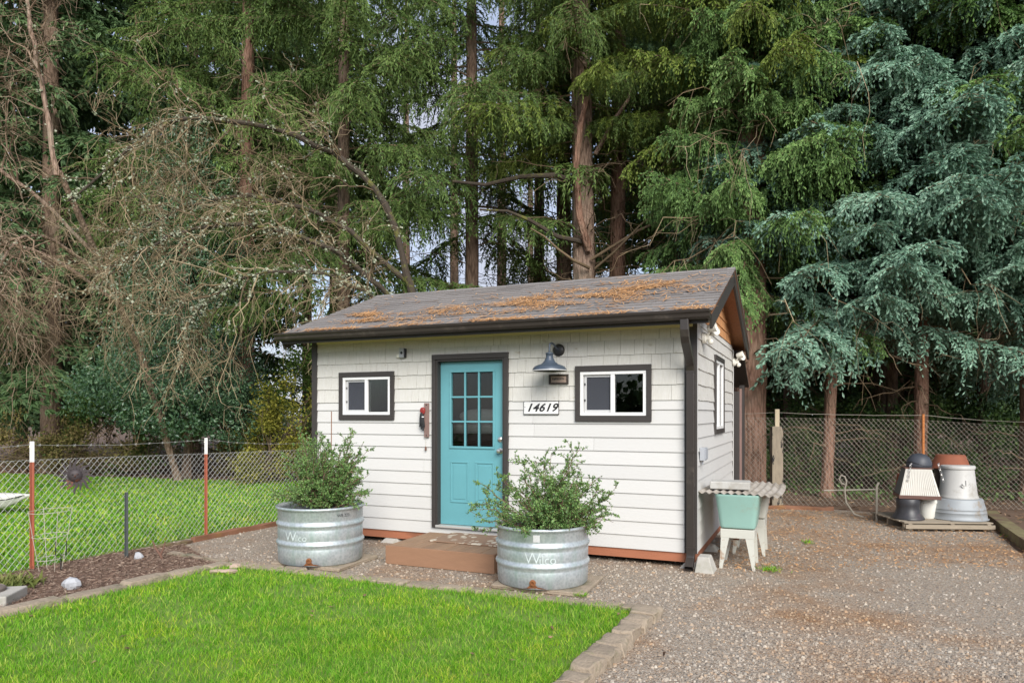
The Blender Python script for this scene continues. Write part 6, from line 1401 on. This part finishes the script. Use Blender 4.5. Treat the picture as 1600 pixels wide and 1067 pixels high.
# holly and bushes
def leaf_tree(name, label, cat, x, y, blobs, n, size, mat, trunk=None, seed=1, aspect=1.7, group=None, shell=.75, twig=None):
    q = np.random.default_rng(seed); t = thing(name, label, cat, (x, y, -.01), 0, group)
    if trunk: trunk_mesh(trunk[0], trunk[1], seed, 10, .08).build('trunk', M[trunk[2]], t, True, angle=89)
    vol = np.array([b[3] * b[4] * b[5] for b in blobs]) ** .75; cnt = (n * vol / vol.sum()).astype(int); PP = []
    for b, c in zip(blobs, cnt):
        d = norm(q.normal(size=(c, 3))); r = 1 - (1 - shell) * q.random(c) ** .6 * 1.6; r = np.clip(r, .2, 1.15) * (1 + .16 * np.sin(d[:, 0] * 5 + b[0]) + .14 * np.sin(d[:, 2] * 7 + d[:, 1] * 4))
        PP.append(np.array(b[:3]) + d * r[:, None] * np.array(b[3:]))
    P = np.concatenate(PP); k = 6; cl = P[q.integers(0, len(P), len(P) // k)]; P = np.concatenate([P[: len(P) // 3], np.repeat(cl, 4, 0) + q.normal(0, size * 1.2, (len(cl) * 4, 3))])
    P = P[P[:, 2] > .02]
    V, F = leaf_arrays(P, size, q, aspect, None, .8); o = np_mesh('crown', V, F, M[mat], t); o['kind'] = 'stuff'
    if twig:
        m = twig; src = np.array([blobs[i][:3] for i in q.integers(0, len(blobs), m)]) * np.array([1, 1, .35]); dst = P[q.integers(0, len(P), m)]; D = dst - src; Ln = np.linalg.norm(D, axis=1)
        V, F, _ = twig_arrays(src, norm(D), Ln, np.full(m, .012), np.full(m, .003), np.full(m, .0), q, .06, 3, 5); o = np_mesh('stem', V, F, M['twig_dead'], t); o['kind'] = 'stuff'
    return t
hb = []; hq = random.Random(9)
for i in range(34):
    z = 1.5 + 7.2 * (i / 33) ** 1.15; rad = 2.75 * (1 - .72 * ((z - 1.5) / 8.0)) * hq.uniform(.75, 1.05); a = i * 2.4
    hb.append((rad * .58 * math.cos(a), rad * .58 * math.sin(a), z + hq.uniform(-.2, .2), rad * .55, rad * .55, .75))
leaf_tree('holly_tree', 'dense dark glossy holly tree on the far side of the back lawn', 'tree', -8.35, 17.9, hb, 62000, .085, 'holly', ([(0, 0, -.05), (.1, -.05, 1.2), (-.15, 0, 3.5), (0, 0, 7)], [.13, .11, .09, .03], 'bark_dark'), 71, 1.8, None, .8, 60)
GU = 'undergrowth at the edge of the back lawn'
def bush(x, y, w, h, mat, n, size, label, seed, group=GU, twig=60):
    q = random.Random(seed); bl = [(q.uniform(-w, w) * .85, q.uniform(-w, w) * .6, h * q.uniform(.10, .80) ** 1.1, w * q.uniform(.18, .42), w * q.uniform(.18, .4), h * q.uniform(.10, .24)) for _ in range(17)]
    return leaf_tree('bush', label, 'bush', x, y, bl, n, size, mat, None, seed, 1.5, group, .5, twig)
bush(-5.85, 16.9, 1.25, 3.2, 'bush_gold', 9000, .075, 'yellow-green bush beside the reddish trunk left of the shed', 81)
bush(-5.5, 18.6, 1.4, 4.6, 'bush_green', 11000, .08, 'tall bright green bush close to the left shed corner', 82)
bush(-10.9, 18.6, 1.3, 1.6, 'bush_brown', 4000, .07, 'brown bramble left of the holly trunk', 83)
bush(-13.6, 19.8, 1.7, 2.2, 'bush_brown', 5000, .07, 'brown bramble at the far left edge of the lawn', 84)
bush(-7.0, 18.3, 1.2, 1.5, 'bush_brown', 4000, .07, 'low brown bramble right of the holly trunk', 85)
bush(-9.4, 19.3, 1.6, 2.0, 'bush_green', 5000, .08, 'green bush behind the holly trunk', 86)
bush(-12.3, 21.0, 1.6, 2.8, 'bush_green', 5000, .085, 'green bush behind the brambles at far left', 88)
GI = 'ivy thickets in the right-hand wood'
for i, (x, y, w, h, lab) in enumerate(((5.9, 15.6, .9, 2.0, 'ivy thicket just right of the thick reddish trunk'), (7.2, 16.2, 1.0, 2.6, 'ivy thicket behind the leaning slender trunk'), (8.6, 15.6, 1.0, 2.2, 'ivy thicket behind the orange fence post'), (10.0, 16.0, 1.2, 2.6, 'ivy thicket above the pallet stack'), (11.6, 15.6, 1.2, 2.0, 'ivy thicket at the right edge behind the fence'), (6.0, 18.4, 1.2, 3.0, 'deep ivy thicket seen between the near trunks'), (9.0, 18.6, 1.4, 3.2, 'deep ivy thicket behind the second row of spruces'), (11.8, 18.8, 1.5, 3.0, 'deep ivy thicket at far right'), (13.2, 15.2, 1.2, 2.0, 'ivy thicket in the lower right corner of the wood'))):
    bush(x, y, w, h, 'ivy', 5200, .075, lab, 91 + i, GI, 30)
q = np.random.default_rng(99)
P = np.concatenate([np.stack([q.uniform(4.2, 15, 9000), q.uniform(12.9, 19, 9000), np.abs(q.normal(0, .10, 9000)) + .02], 1)]); keep = (np.sin(P[:, 0] * 2.1) + np.cos(P[:, 1] * 1.7 + P[:, 0]) + q.normal(0, .6, len(P))) > .3
V, F = leaf_arrays(P[keep], .07, q, 1.3, None, 1.5); o = np_mesh('ground_ivy', V, F, M['ivy']); tag(o, 'patches of ground ivy under the trees behind the right fence', 'ivy', kind='stuff')

# the wood on the far side of the road behind the viewpoint, mirrored darkly in the panes
q = np.random.default_rng(5); P = np.stack([q.uniform(-45, 45, 16000), q.normal(-42, 2.5, 16000), np.zeros(16000)], 1)
P[:, 2] = q.random(16000) * (2.6 + 1.2 * np.sin(P[:, 0] * .7) + .8 * np.sin(P[:, 0] * 2.3) + .8 * np.abs(q.normal(0, 1, 16000)))
V, F = leaf_arrays(P, .9, q, 1.3); o = np_mesh('far_wood', V, F, M['ivy']); tag(o, 'distant wood behind the viewpoint, mirrored in the window panes', 'wood', kind='stuff')

# a few dry leaves on the lawn and gravel
q = np.random.default_rng(8); PL = np.concatenate([scatter(LAWN, 70, q, 4.5), scatter(GRAVEL, 60, q, 6.0)]); PL = PL[visible(PL) & clear_of_shed(PL)]
V, F = leaf_arrays(np.concatenate([PL, q.uniform(.03, .055, (len(PL), 1))], 1), .05, q, 1.5, np.concatenate([q.normal(size=(len(PL), 2)), np.zeros((len(PL), 1))], 1) * 3, 3)
o = np_mesh('dry_leaves', V, F, M['litter']); tag(o, 'scattered dry brown leaves on the lawn and gravel', 'leaves', kind='stuff')
